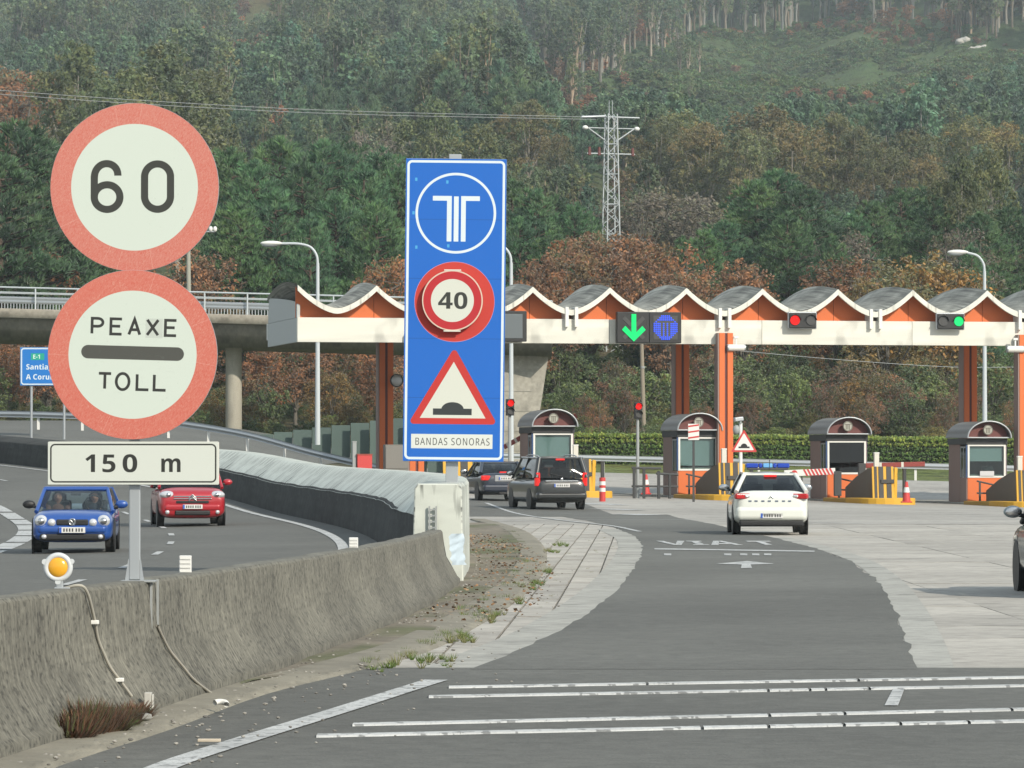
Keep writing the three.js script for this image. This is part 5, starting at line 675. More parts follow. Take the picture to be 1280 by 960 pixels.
{ // red people carrier, front
  const d = 112, X = PX(234.5, d), k = car({ name: 'red_people_carrier', label: 'red people carrier half hidden behind the 150 m plate', pos: V(X, leftYX(X, d) + 0.004, -d), ry: 0.14, W: 1.8, L: 4.3, H: 1.7, color: [0.42, 0.012, 0.022], tailY: 1.0, beltY: 1.0, cowlZ: 1.3, cowlY: 1.08, noseY: 0.98, roofF: 0.55, roofR: -1.9, rearZ: -2.05, rearY: 1.0, wb: 2.72, roofW: 0.78 }), { t, L } = k;
  for (const s of [-1, 1]) { const h = part(t, 'headlight', ball(0.2, 0.11, 0.16, s * 0.66, 0.83, L - 0.13, 18), M.lens); part(h, 'inner_lamp', ball(0.07, 0.06, 0.05, s * 0.64, 0.83, L + 0.0, 12), M.chrome); part(t, 'fog_lamp', ball(0.06, 0.06, 0.05, s * 0.66, 0.38, L - 0.02, 12), M.lens); }
  part(t, 'chrome_bars', merge([rbox(1.0, 0.03, 0.1, 0, 0.79, L - 0.03, 0.01), rbox(1.0, 0.03, 0.1, 0, 0.73, L - 0.02, 0.01), bar(V(-0.1, 0.74, L + 0.03), V(0, 0.84, L + 0.03), 0.016), bar(V(0.1, 0.74, L + 0.03), V(0, 0.84, L + 0.03), 0.016), bar(V(-0.1, 0.68, L + 0.03), V(0, 0.78, L + 0.03), 0.016), bar(V(0.1, 0.68, L + 0.03), V(0, 0.78, L + 0.03), 0.016)]), M.chrome);
  part(t, 'upper_intake', rbox(0.86, 0.07, 0.12, 0, 0.645, L - 0.03, 0.02), M.black); part(t, 'lower_intake', rbox(0.94, 0.13, 0.2, 0, 0.36, L - 0.07, 0.04), M.black); part(t, 'bumper', rbox(1.5, 0.2, 0.26, 0, 0.5, L - 0.1, 0.08), k.body); plateGeo(t, 0.52, L + 0.05, true);
}
const rearLamps = (t, list, m) => list.forEach(([x, y, w, h, z, mm]) => { for (const s of [-1, 1]) part(t, 'tail_light', rbox(w, h, 0.16, s * x, y, z, 0.035, 0, s * 0.3), mm || m); });
{ // dark estate, rear
  const d = 137, X = PX(683, d), k = car({ name: 'dark_people_carrier', label: 'black people carrier with lit brake lights queuing at the first booth', pos: V(X, plazaY(X, d), -d), ry: Math.PI + 0.21, W: 1.8, L: 4.6, H: 1.74, color: [0.012, 0.014, 0.015], tailY: 1.02, beltY: 1.02, cowlZ: 1.4, cowlY: 1.08, noseY: 0.95, roofF: 0.6, roofR: -2.0, rearZ: -2.24, rearY: 1.02, wb: 2.8, roofW: 0.76, cp: 0.09 }), { t, L } = k;
  rearLamps(t, [[0.79, 0.98, 0.15, 0.44, -L + 0.1]], M.glowTail); part(t, 'brake_light', rbox(0.3, 0.06, 0.06, 0, 1.62, -2.06, 0.02), M.glowTail); plateGeo(t, 0.78, -L - 0.02, false); part(t, 'chrome_strip', rbox(1.1, 0.04, 0.04, 0, 0.92, -L + 0.0, 0.012), M.chrome); part(t, 'badge', ball(0.05, 0.05, 0.02, 0, 0.98, -L - 0.005, 12), M.chrome); part(t, 'bumper', rbox(1.68, 0.26, 0.28, 0, 0.44, -L + 0.08, 0.1), k.body); part(t, 'reflection_strip', rbox(1.3, 0.02, 0.03, 0, 0.53, -L - 0.07, 0.008), M.charcoal);
  for (const s of [-1, 1]) part(t, 'roof_rail', tube([V(s * 0.62, 1.66, 0.4), V(s * 0.63, 1.74, 0.1), V(s * 0.63, 1.74, -1.5), V(s * 0.62, 1.66, -1.9)], 0.02, 20, 6), M.silver); part(t, 'wiper', bar(V(0, 1.08, -2.32), V(0.35, 1.16, -2.29), 0.012), M.black);
}
{ // navy saloon ahead of it
  const d = 151, X = PX(617, d), k = car({ name: 'navy_saloon', label: 'navy saloon with lit brake lights partly behind the white wall end', pos: V(X, plazaY(X, d), -d), ry: Math.PI + 0.2, W: 1.78, L: 4.5, H: 1.44, color: [0.012, 0.018, 0.035], tailY: 1.0, beltY: 0.92, cowlZ: 0.9, cowlY: 0.96, noseY: 0.85, roofF: 0.15, roofR: -1.1, rearZ: -1.75, rearY: 0.98, wb: 2.65, roofW: 0.72 }), { t, L } = k;
  rearLamps(t, [[0.68, 0.82, 0.42, 0.17, -L + 0.07]], M.glowTail); plateGeo(t, 0.8, -L - 0.03, false); part(t, 'plate_panel', rbox(0.8, 0.22, 0.03, 0, 0.8, -L - 0.005, 0.02), M.silver); part(t, 'bumper', rbox(1.64, 0.3, 0.26, 0, 0.45, -L + 0.08, 0.1), k.body); part(t, 'brake_light', rbox(0.3, 0.05, 0.05, 0, 1.02, -1.85, 0.01), M.glowTail); part(t, 'exhaust', rbox(0.5, 0.1, 0.1, 0, 0.27, -L + 0.06, 0.03), M.black);
}
{ // white patrol car
  const d = 99, X = PX(958.5, d), k = car({ name: 'police_car', label: 'white patrol car with blue roof light bar driving toward the booths', pos: V(X, 0.006, -d), ry: Math.PI - 0.01, W: 1.76, L: 4.25, H: 1.48, color: [0.74, 0.76, 0.7], paint: { metalness: 0 }, tailY: 1.04, beltY: 0.97, cowlZ: 1.15, cowlY: 1.0, noseY: 0.85, roofF: 0.4, roofR: -1.35, rearZ: -1.98, rearY: 1.0, wb: 2.6, roofW: 0.68, mirrorMat: mat([0.25, 0.32, 0.36], 0.3), cp: 0.055 }), { t, L } = k;
  rearLamps(t, [[0.64, 0.9, 0.44, 0.13, -L + 0.07]], M.lensRed); rearLamps(t, [[0.74, 0.9, 0.15, 0.125, -L + 0.055]], M.glowTail); rearLamps(t, [[0.575, 0.905, 0.13, 0.07, -L + 0.055]], M.lens);
  plateGeo(t, 0.45, -L - 0.035, false); part(t, 'bumper', rbox(1.66, 0.34, 0.28, 0, 0.5, -L + 0.09, 0.12), k.body); part(t, 'lower_bumper', rbox(1.5, 0.15, 0.2, 0, 0.27, -L + 0.1, 0.05), M.black); part(t, 'brake_light', rbox(0.3, 0.05, 0.06, 0, 1.37, -1.5, 0.015), M.glowTail);
  for (const s of [-1, 1]) part(t, 'reflector', rbox(0.16, 0.025, 0.03, s * 0.6, 0.49, -L - 0.005, 0.005), M.lensRed);
  const let_ = []; for (const x of [-0.55, -0.42, -0.28, -0.12, 0.05, 0.2, 0.36, 0.5]) let_.push(box(0.07, 0.03, 0.01, x, 0.79, -L + (Math.abs(x) > 0.5 ? 0.03 : 0) - 0.008)); part(t, 'lettering', merge(let_), mat([0.1, 0.13, 0.2], 0.6)); part(t, 'badge', merge([bar(V(-0.05, 0.86, -L - 0.01), V(0, 0.91, -L - 0.01), 0.012), bar(V(0.05, 0.86, -L - 0.01), V(0, 0.91, -L - 0.01), 0.012)]), M.chrome);
  const bl = part(t, 'light_bar', rbox(0.98, 0.05, 0.3, 0, 1.53, -0.3, 0.02), M.charcoal); const blue = mat([0.015, 0.06, 0.42], 0.2), lb = mat([0.15, 0.4, 0.72], 0.3); for (const [x, w, m] of [[-0.37, 0.3, blue], [-0.17, 0.1, blue], [0, 0.24, lb], [0.17, 0.1, blue], [0.37, 0.3, blue]]) part(bl, 'blue_dome', rbox(w - 0.01, 0.11, 0.26, x, 1.61, -0.3, 0.03), m);
  const sk = part(t, 'aerial', bar(V(0, 1.5, -1.1), V(0, 1.75, -1.25), 0.008), M.black);
}
{ // dark car at the right edge
  const d = 56.5, X = PX(1275, d) + 1.0; const k = car({ name: 'black_car', label: 'black car cut off by the right photo edge, only mirror and flank showing', pos: V(X, 0.0, -d), ry: Math.PI, W: 1.8, L: 4.4, H: 1.6, color: [0.012, 0.013, 0.015], tailY: 1.02, beltY: 1.0, cowlZ: 1.1, cowlY: 1.02, noseY: 0.9, roofF: 0.4, roofR: -1.6, rearZ: -2.1, rearY: 1.0, wb: 2.65, roofW: 0.74, mirrorMat: mat([0.3, 0.36, 0.37], 0.3) }); rearLamps(k.t, [[0.72, 0.88, 0.2, 0.24, -k.L + 0.07]], M.lensRed); plateGeo(k.t, 0.7, -k.L - 0.02, false); part(k.t, 'bumper', rbox(1.66, 0.3, 0.28, 0, 0.45, -k.L + 0.09, 0.1), k.body);
}
// ---------- vegetation ----------
// leaf clouds: flat little faces spread through clumps; each clump has its own tone
function leafGeo(clumps, per1, size, cols, flat = 0) {   // clumps [x, y, z, r]
  const pos = [], col = [];
  for (const [x, y, z, r, ci] of clumps) {
    const c0 = cols[ci ?? Math.floor(rnd() * cols.length)], k0 = rr(0.8, 1.2);
    const n = Math.max(3, Math.round(per1 * rr(0.7, 1.3)));
    for (let i = 0; i < n; i++) {
      const u = rr(-1, 1), a = rr(0, 6.283), q = Math.sqrt(1 - u * u), rad = r * Math.pow(rnd(), 0.45), dx = q * Math.cos(a), dy = u, dz = q * Math.sin(a);
      const px = x + dx * rad, py = y + dy * rad * (1 - flat), pz = z + dz * rad, s = size * rr(0.6, 1.3);
      const nx = dx + rr(-0.7, 0.7), ny = dy + rr(-0.4, 0.9), nz = dz + rr(-0.7, 0.7), nl = Math.hypot(nx, ny, nz) || 1, N = [nx / nl, ny / nl, nz / nl];
      const th = rr(0, 6.283), ux = Math.abs(N[1]) < 0.9 ? [N[2], 0, -N[0]] : [1, 0, 0], ul = Math.hypot(...ux) || 1, U = ux.map((v) => v / ul), W = [N[1] * U[2] - N[2] * U[1], N[2] * U[0] - N[0] * U[2], N[0] * U[1] - N[1] * U[0]];
      const e = (c, s2) => { const A = Math.cos(th) * c - Math.sin(th) * s2, B = Math.sin(th) * c + Math.cos(th) * s2; return [px + (U[0] * A + W[0] * B) * s, py + (U[1] * A + W[1] * B) * s, pz + (U[2] * A + W[2] * B) * s]; };
      const p0 = e(-1, 0), p1 = e(0, -0.5), p2 = e(1, 0), p3 = e(0, 0.5); pos.push(...p0, ...p1, ...p2, ...p0, ...p2, ...p3);
      const k = k0 * rr(0.75, 1.25); for (let v = 0; v < 6; v++) col.push(c0[0] * k, c0[1] * k, c0[2] * k);
    }
  }
  const g = new THREE.BufferGeometry(); g.setAttribute('position', new THREE.Float32BufferAttribute(pos, 3)); g.setAttribute('color', new THREE.Float32BufferAttribute(col, 3)); g.computeVertexNormals(); return g;
}
function tuftGeo(tufts, len, cols, blades = 7) {   // needle tufts [x, y, z, dirx, diry, dirz]
  const pos = [], col = [];
  for (const [x, y, z, dx, dy, dz, ci] of tufts) {
    const c0 = cols[ci ?? Math.floor(rnd() * cols.length)], k0 = rr(0.85, 1.15), L = len * rr(0.75, 1.25);
    for (let i = 0; i < blades; i++) {
      let vx = dx + rr(-0.9, 0.9), vy = dy + rr(-0.6, 0.9), vz = dz + rr(-0.9, 0.9); const l = Math.hypot(vx, vy, vz) || 1; vx /= l; vy /= l; vz /= l;
      let sx = rr(-1, 1), sy = rr(-1, 1), sz = rr(-1, 1); const dp = sx * vx + sy * vy + sz * vz; sx -= dp * vx; sy -= dp * vy; sz -= dp * vz; const sl = Math.hypot(sx, sy, sz) || 1, w = L * 0.13; sx *= w / sl; sy *= w / sl; sz *= w / sl;
      
      pos.push(x - sx, y - sy, z - sz, x + sx, y + sy, z + sz, x + vx * L, y + vy * L, z + vz * L);
      const k = k0 * rr(0.8, 1.2); for (let v = 0; v < 3; v++) col.push(c0[0] * k, c0[1] * k, c0[2] * k);
    }
  }
  const g = new THREE.BufferGeometry(); g.setAttribute('position', new THREE.Float32BufferAttribute(pos, 3)); g.setAttribute('color', new THREE.Float32BufferAttribute(col, 3)); g.computeVertexNormals(); return g;
}
const limb = (a, b, r0, r1) => bar(a, b, r0, r1, 6);
function pineTree(h, w, base, nB, cols, len = 0.55, blades = 7, dens = 1) {   // whorled pine
  const tufts = [], wood = [limb(V(0, -0.4, 0), V(0, h * 0.55, 0), h * 0.018, h * 0.012), limb(V(0, h * 0.55, 0), V(rr(-0.1, 0.1), h * 0.97, 0), h * 0.012, 0.03)];
  for (let i = 0; i < nB; i++) {
    const u = (i + rnd()) / nB, y = lerp(base * h, h * 0.97, u), rad = w * Math.pow(1 - u, 0.62) * (u < 0.12 ? 0.75 : 1) * rr(0.7, 1.15) + 0.2, a = i * 2.399 + rr(-0.4, 0.4), up = rr(0.12, 0.45), e = V(Math.cos(a) * rad, y + rad * up, Math.sin(a) * rad), s = V(0, y, 0);
    if (rad > 0.7) wood.push(limb(s, e, 0.05, 0.02));
    const n = Math.max(2, Math.round(rad * 7 * dens)), ci = Math.floor(rnd() * cols.length);
    for (let k = 0; k < n; k++) { const v = 0.35 + 0.65 * Math.sqrt(rnd()), sp = 0.32 * rad * (0.4 + v * 0.6); tufts.push([e.x * v + rr(-sp, sp), lerp(y, e.y, v) + rr(-0.2, 0.35) * Math.min(1, rad), e.z * v + rr(-sp, sp), Math.cos(a) * 0.6, 0.8, Math.sin(a) * 0.6, ci]); }
  }
  for (let k = 0; k < 14; k++) tufts.push([rr(-0.2, 0.2), h * rr(0.93, 1), rr(-0.2, 0.2), 0, 1, 0]);
  return { crown: tuftGeo(tufts, len, cols, blades), trunk: merge(wood) };
}
function roundTree(h, w, base, lobes, clPer, leaves, size, cols, o = {}) {   // branching tree with lobed crown
  const wood = [], clumps = [], th = h * base; wood.push(limb(V(0, -0.4, 0), V(rr(-0.2, 0.2), th, rr(-0.2, 0.2)), h * 0.022, h * 0.014));
  for (let i = 0; i < lobes; i++) {
    const u = i / (lobes - 1 || 1), yy = lerp(th + 0.12 * h, h * 0.88, Math.pow(u, 0.8)), prof = Math.sin(Math.PI * clamp((yy / h - base * 0.75) / (1.02 - base * 0.75), 0, 1)) ** 0.6, a = i * 2.399 + rr(-0.5, 0.5), rad = w * prof * rr(0.25, 0.72) * (i === lobes - 1 ? 0.15 : 1), cx = Math.cos(a) * rad, cz = Math.sin(a) * rad, R0 = w * rr(0.3, 0.46) * (o.lob || 1), ci = Math.floor(rnd() * cols.length);
    const mid = V(cx * 0.4, lerp(th, yy, 0.5), cz * 0.4); wood.push(limb(V(0, th * rr(0.75, 1), 0), mid, h * 0.011, h * 0.007), limb(mid, V(cx, yy, cz), h * 0.007, 0.03));
    for (let k = 0; k < clPer; k++) { const v = rr(-0.6, 1), b = rr(0, 6.283), q = Math.sqrt(Math.max(0, 1 - v * v)), f = Math.pow(rnd(), 0.3); const p = V(cx + q * Math.cos(b) * R0 * f, yy + v * R0 * (o.tall || 0.85) * f, cz + q * Math.sin(b) * R0 * f); clumps.push([p.x, p.y, p.z, R0 * rr(0.18, 0.34), rnd() < 0.75 ? ci : undefined]); if (o.twig && rnd() < o.twig) wood.push(limb(V(cx, yy, cz), p, 0.025, 0.012)); }
  }
  return { crown: leafGeo(clumps, leaves, size, cols), trunk: merge(wood) };
}
const leafM = new THREE.MeshPhysicalMaterial({ color: R([1.3, 1.3, 1.3]), roughness: 1, transmission: 0.35, thickness: 0, vertexColors: true, side: THREE.DoubleSide });
const leafMs = [[1.0, 1.0, 1.0], [1.35, 1.3, 1.25], [1.7, 1.6, 1.4], [1.4, 1.5, 1.6]].map((c) => { const m = leafM.clone(); m.color = R(c); return m; });
const barkM = { pine: mat([0.10, 0.07, 0.05], 0.95), pale: mat([0.32, 0.29, 0.24], 0.9), grey: mat([0.16, 0.145, 0.12], 0.95) };
const PINE = [[0.05, 0.115, 0.045], [0.062, 0.135, 0.05], [0.042, 0.095, 0.042], [0.08, 0.145, 0.055]], DARK = [[0.055, 0.08, 0.03], [0.075, 0.095, 0.033], [0.1, 0.11, 0.04]], OLIVE = [[0.1, 0.11, 0.038], [0.125, 0.12, 0.042], [0.08, 0.095, 0.035], [0.14, 0.11, 0.04]], BROWN = [[0.19, 0.085, 0.035], [0.24, 0.105, 0.04], [0.15, 0.075, 0.035], [0.13, 0.09, 0.04]], RUST = [[0.2, 0.1, 0.055], [0.16, 0.085, 0.05], [0.24, 0.12, 0.06], [0.1, 0.09, 0.04]], GOLD = [[0.2, 0.115, 0.03], [0.15, 0.1, 0.03], [0.09, 0.085, 0.03]], TWIG = [[0.13, 0.105, 0.075], [0.105, 0.085, 0.06], [0.12, 0.11, 0.06]], BUSH = [[0.075, 0.115, 0.036], [0.1, 0.135, 0.045], [0.06, 0.09, 0.034]], BLUEG = [[0.06, 0.115, 0.06], [0.075, 0.13, 0.065], [0.05, 0.095, 0.055]];
reseed(101);
const K = {
  pine: [0, 1, 2, 3].map((i) => pineTree(10, 2.4 + i * 0.25, 0.14, 86, PINE, 0.33, 9, 1.75)),
  euc: [0, 1, 2].map(() => roundTree(16, 4.6, 0.22, 16, 40, 15, 0.17, OLIVE, { twig: 0.05 })),
  dark: [0, 1].map(() => roundTree(15, 4.2, 0.2, 15, 36, 14, 0.17, DARK, { tall: 1.1 })),
  oak: [0, 1, 2].map(() => roundTree(8, 3.2, 0.2, 14, 32, 13, 0.108, BROWN, { twig: 0.25 })),
  rust: [0, 1, 2].map(() => roundTree(5, 2.8, 0.1, 12, 28, 11, 0.092, RUST, { twig: 0.2 })),
  gold: [0, 1].map(() => roundTree(6, 3, 0.15, 12, 32, 14, 0.1, GOLD, { twig: 0.1 })),
  twig: [0, 1].map(() => roundTree(9, 3, 0.25, 16, 26, 5, 0.12, TWIG, { twig: 0.8 })),
  bush: [0, 1, 2].map(() => roundTree(3, 2.0, 0.05, 10, 24, 11, 0.09, BUSH, {})),
};
for (const k of Object.keys(K)) K[k].forEach((v) => { v.crown.computeBoundingSphere(); });
const placed = [];
function plant(kind, name, label, cat, group, px, d, hPix, bark = 'grey', wide = 1, sink = 0) {
  const X = PX(px, d), y = T(X, d) - sink, v = pick(K[kind]); v.H ??= new THREE.Box3().setFromBufferAttribute(v.crown.attributes.position).max.y;
  const h = hPix / F * d, s = h / v.H, t = thing(name, label, cat, group, V(X, y, -d), rr(0, 6.28)); t.scale.set(s * wide, s, s * wide); part(t, 'trunk', v.trunk, barkM[bark]); part(t, 'crown', v.crown, pick(leafMs)); placed.push([X, d, 2.4 * s]); return t;
}
// topY: pixel row of the crown top; the foot stands on the ground at that distance
const toTop = (px, d, topY) => { const X = PX(px, d), y = T(X, d); return (PY(topY, d) - y) / d * F; };
{
  reseed(55); const g1 = 'pine trees behind the canopy';
  const rowName = (px) => px < 520 ? 'left of the blue sign' : px < 830 ? 'by the pylon' : 'over the right canopy half';
  for (const [px, top, d, w] of [[288, 180, 292, 1], [318, 196, 280, 1], [350, 166, 305, 1.1], [378, 190, 285, 1], [405, 170, 300, 1.1], [432, 165, 310, 1.1], [455, 198, 282, 1], [478, 178, 298, 1.1], [498, 205, 284, 1], [520, 190, 300, 1], [345, 232, 268, 1], [420, 236, 268, 1], [470, 246, 265, 1], [300, 250, 266, 1], [388, 262, 258, 0.9], [640, 215, 305, 1], [668, 232, 290, 1], [695, 240, 300, 0.9], [718, 250, 290, 0.9], [650, 268, 270, 0.9], [690, 285, 268, 0.9], [735, 262, 300, 0.8], [855, 292, 272, 0.9], [880, 282, 278, 1], [905, 272, 284, 1], [945, 222, 300, 1.2], [972, 208, 305, 1.4], [1000, 228, 296, 1.3], [985, 260, 280, 1.2], [1040, 290, 275, 0.8], [1068, 262, 296, 0.9], [1090, 248, 300, 1], [1128, 232, 310, 1.1], [1152, 225, 316, 1.1], [1168, 242, 300, 1], [1225, 262, 290, 1], [1262, 250, 296, 1.1], [22, 145, 262, 1.3], [58, 170, 272, 1.2], [0, 185, 256, 1.2], [815, 312, 264, 0.7], [1215, 300, 268, 0.9]])
    plant('pine', 'pine_tree', `green tufted pine ${rowName(px)}`, 'tree', g1 + ' ' + rowName(px), px, d, toTop(px, d, top), 'pine', w);
  for (const [px, top, d, w, kd] of [[822, 140, 470, 1, 0], [850, 132, 480, 1.1, 0], [880, 150, 465, 1, 0], [930, 158, 460, 0.9, 0], [960, 128, 480, 1.2, 0], [990, 150, 470, 1.1, 0], [1048, 138, 485, 1, 0], [1072, 156, 470, 0.9, 0], [1098, 176, 460, 0.9, 0], [1138, 160, 470, 1, 0], [1162, 190, 455, 1, 0], [660, 122, 500, 1.1, 0], [630, 140, 520, 1, 0], [700, 165, 490, 0.9, 0], [1215, 140, 500, 1.2, 0], [1260, 150, 510, 1.1, 0]])
    plant('euc', 'eucalyptus_tree', 'olive brown broad tree behind the pines', 'tree', 'olive trees behind the pines', px, d, toTop(px, d, top), 'pale', w);
  for (const [px, top, d, w] of [[95, 48, 400, 0.9], [130, 95, 390, 1], [165, 80, 400, 1.1], [205, 50, 410, 1.2], [240, 78, 400, 1], [220, 100, 380, 1.2], [545, 62, 560, 0.8], [1200, 190, 300, 0.7], [1235, 178, 310, 0.7], [270, 130, 420, 0.8], [540, 118, 430, 0.9], [600, 150, 420, 1]])
    plant('dark', 'evergreen_tree', px < 300 ? 'dark olive evergreen rising behind the 60 disc' : px < 700 ? 'dark evergreen rising behind the blue sign' : 'tall dark evergreen at right', 'tree', px < 300 ? 'evergreens behind the 60 disc' : px < 700 ? 'evergreens behind the blue sign' : 'tall evergreens at the right', px, d, toTop(px, d, top), 'pale', w);
  for (const [px, top, d, w] of [[705, 298, 262, 1], [735, 285, 268, 1.1], [790, 288, 270, 1.1], [820, 300, 262, 1], [840, 330, 255, 1], [675, 320, 256, 1], [490, 318, 254, 1], [925, 322, 256, 1], [15, 250, 300, 1], [40, 300, 262, 1.1], [90, 290, 290, 1.1], [18, 80, 460, 1], [130, 300, 280, 1.1], [250, 310, 262, 1], [1050, 318, 258, 1.1], [330, 430, 240, 1.2], [370, 415, 244, 1.3], [420, 420, 246, 1.2], [480, 425, 242, 1.2], [60, 410, 246, 1.3], [10, 420, 250, 1.2], [130, 420, 246, 1.2], [240, 415, 250, 1.2]])
    plant('oak', 'oak_tree', `brown autumn oak ${top > 400 ? 'under the bridge and left canopy bay' : px < 300 ? 'on the slope above the bridge' : 'just above the canopy roof'}`, 'tree', `brown oaks ${top > 400 ? 'low' : px < 300 ? 'left' : 'right'}`, px, d, toTop(px, d, top), 'grey', w);
  for (const [px, top, d, w] of [[1150, 312, 256, 1.2], [1180, 318, 258, 1.1], [1110, 330, 252, 1], [310, 500, 233, 1], [440, 500, 234, 1], [285, 480, 236, 1]]) plant('gold', 'golden_shrub', top > 400 ? 'yellow brown shrub at the foot of the bank left' : 'golden brown tree over the right canopy end', 'tree', top > 400 ? 'yellow shrubs left' : 'golden trees right', px, d, toTop(px, d, top), 'grey', w);
  for (const [px, top, d, w] of [[800, 232, 320, 1.2], [838, 228, 325, 1.3], [870, 238, 320, 1.2], [1060, 282, 280, 1], [60, 235, 320, 1.3], [110, 240, 330, 1.3], [20, 275, 290, 1.2], [1200, 280, 280, 1], [575, 180, 420, 1.2], [480, 150, 450, 1]]) plant('twig', 'bare_tree', px < 300 ? 'grey brown leafless tree on the left slope' : 'grey brown thinly leaved tree between the pines', 'tree', px < 300 ? 'bare trees left' : 'bare trees right', px, d, toTop(px, d, top), 'grey', w);
  // shrubs on the bank beneath the canopy
  const sh = [[1060, 448, 240, 'rust', 1.3], [1095, 455, 242, 'rust', 1.2], [1125, 470, 238, 'rust', 1], [1035, 478, 236, 'rust', 0.9], [1085, 492, 234, 'rust', 0.9], [920, 470, 240, 'rust', 0.9], [940, 488, 236, 'rust', 0.8], [770, 445, 246, 'rust', 0.9], [780, 478, 238, 'rust', 0.9], [750, 500, 235, 'rust', 0.8], [730, 490, 240, 'rust', 0.8], [1265, 500, 235, 'rust', 0.9], [1180, 490, 236, 'rust', 0.8], [880, 500, 235, 'rust', 0.7], [1215, 470, 240, 'rust', 0.8], [1150, 440, 246, 'gold', 1], [1240, 448, 246, 'bush', 1.2]];
  for (let i = 0; i < 58; i++) { const px = rr(680, 1300), d = rr(236, 275); sh.push([px, 0, d, rnd() < 0.66 ? 'bush' : pick(['rust', 'gold', 'bush']), rr(0.8, 1.3)]); }
  for (let i = 0; i < 26; i++) sh.push([rr(-20, 640), 0, rr(238, 275), pick(['bush', 'rust', 'gold']), rr(0.9, 1.3)]);
  for (const [px, top, d, kd, w] of sh) { const bay = px < 640 ? 'left of the blue sign' : px < 830 ? 'behind the pylon foot' : px < 1010 ? 'above the hedge in the middle bay' : 'above the hedge in the right bay'; plant(kd, kd === 'bush' ? 'green_shrub' : 'brown_shrub', `${kd === 'bush' ? 'green' : 'reddish brown'} shrub on the bank ${bay}`, 'shrub', `${kd === 'bush' ? 'green' : 'brown'} shrubs ${bay}`, px, d, top ? toTop(px, d, top) : rr(2, 4) / d * F, 'grey', w); }
}
// clipped hedge
{
  reseed(31); const t = thing('clipped_hedge', 'long clipped green hedge behind the booths', 'hedge'), cl = [], core = [];
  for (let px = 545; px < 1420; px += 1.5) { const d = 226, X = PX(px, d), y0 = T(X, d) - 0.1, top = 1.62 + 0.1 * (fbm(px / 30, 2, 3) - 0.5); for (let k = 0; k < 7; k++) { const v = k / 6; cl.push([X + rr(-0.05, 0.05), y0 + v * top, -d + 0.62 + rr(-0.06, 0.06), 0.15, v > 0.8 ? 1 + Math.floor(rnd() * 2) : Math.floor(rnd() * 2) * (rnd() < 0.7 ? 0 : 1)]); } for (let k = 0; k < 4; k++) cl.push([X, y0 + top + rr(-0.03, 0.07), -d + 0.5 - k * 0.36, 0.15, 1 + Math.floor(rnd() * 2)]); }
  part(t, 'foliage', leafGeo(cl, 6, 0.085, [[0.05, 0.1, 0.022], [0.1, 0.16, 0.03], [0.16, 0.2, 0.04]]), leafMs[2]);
  const a = PX(545, 226), b = PX(1420, 226), rows = []; for (let i = 0; i <= 40; i++) { const X = lerp(a, b, i / 40), y = T(X, 226) - 0.2; rows.push([V(X, y, -225.45), V(X, y + 1.65, -225.5), V(X, y + 1.65, -226.6), V(X, y, -226.65)]); } part(t, 'branches', sheet(rows), mat([0.03, 0.035, 0.015], 1));
}
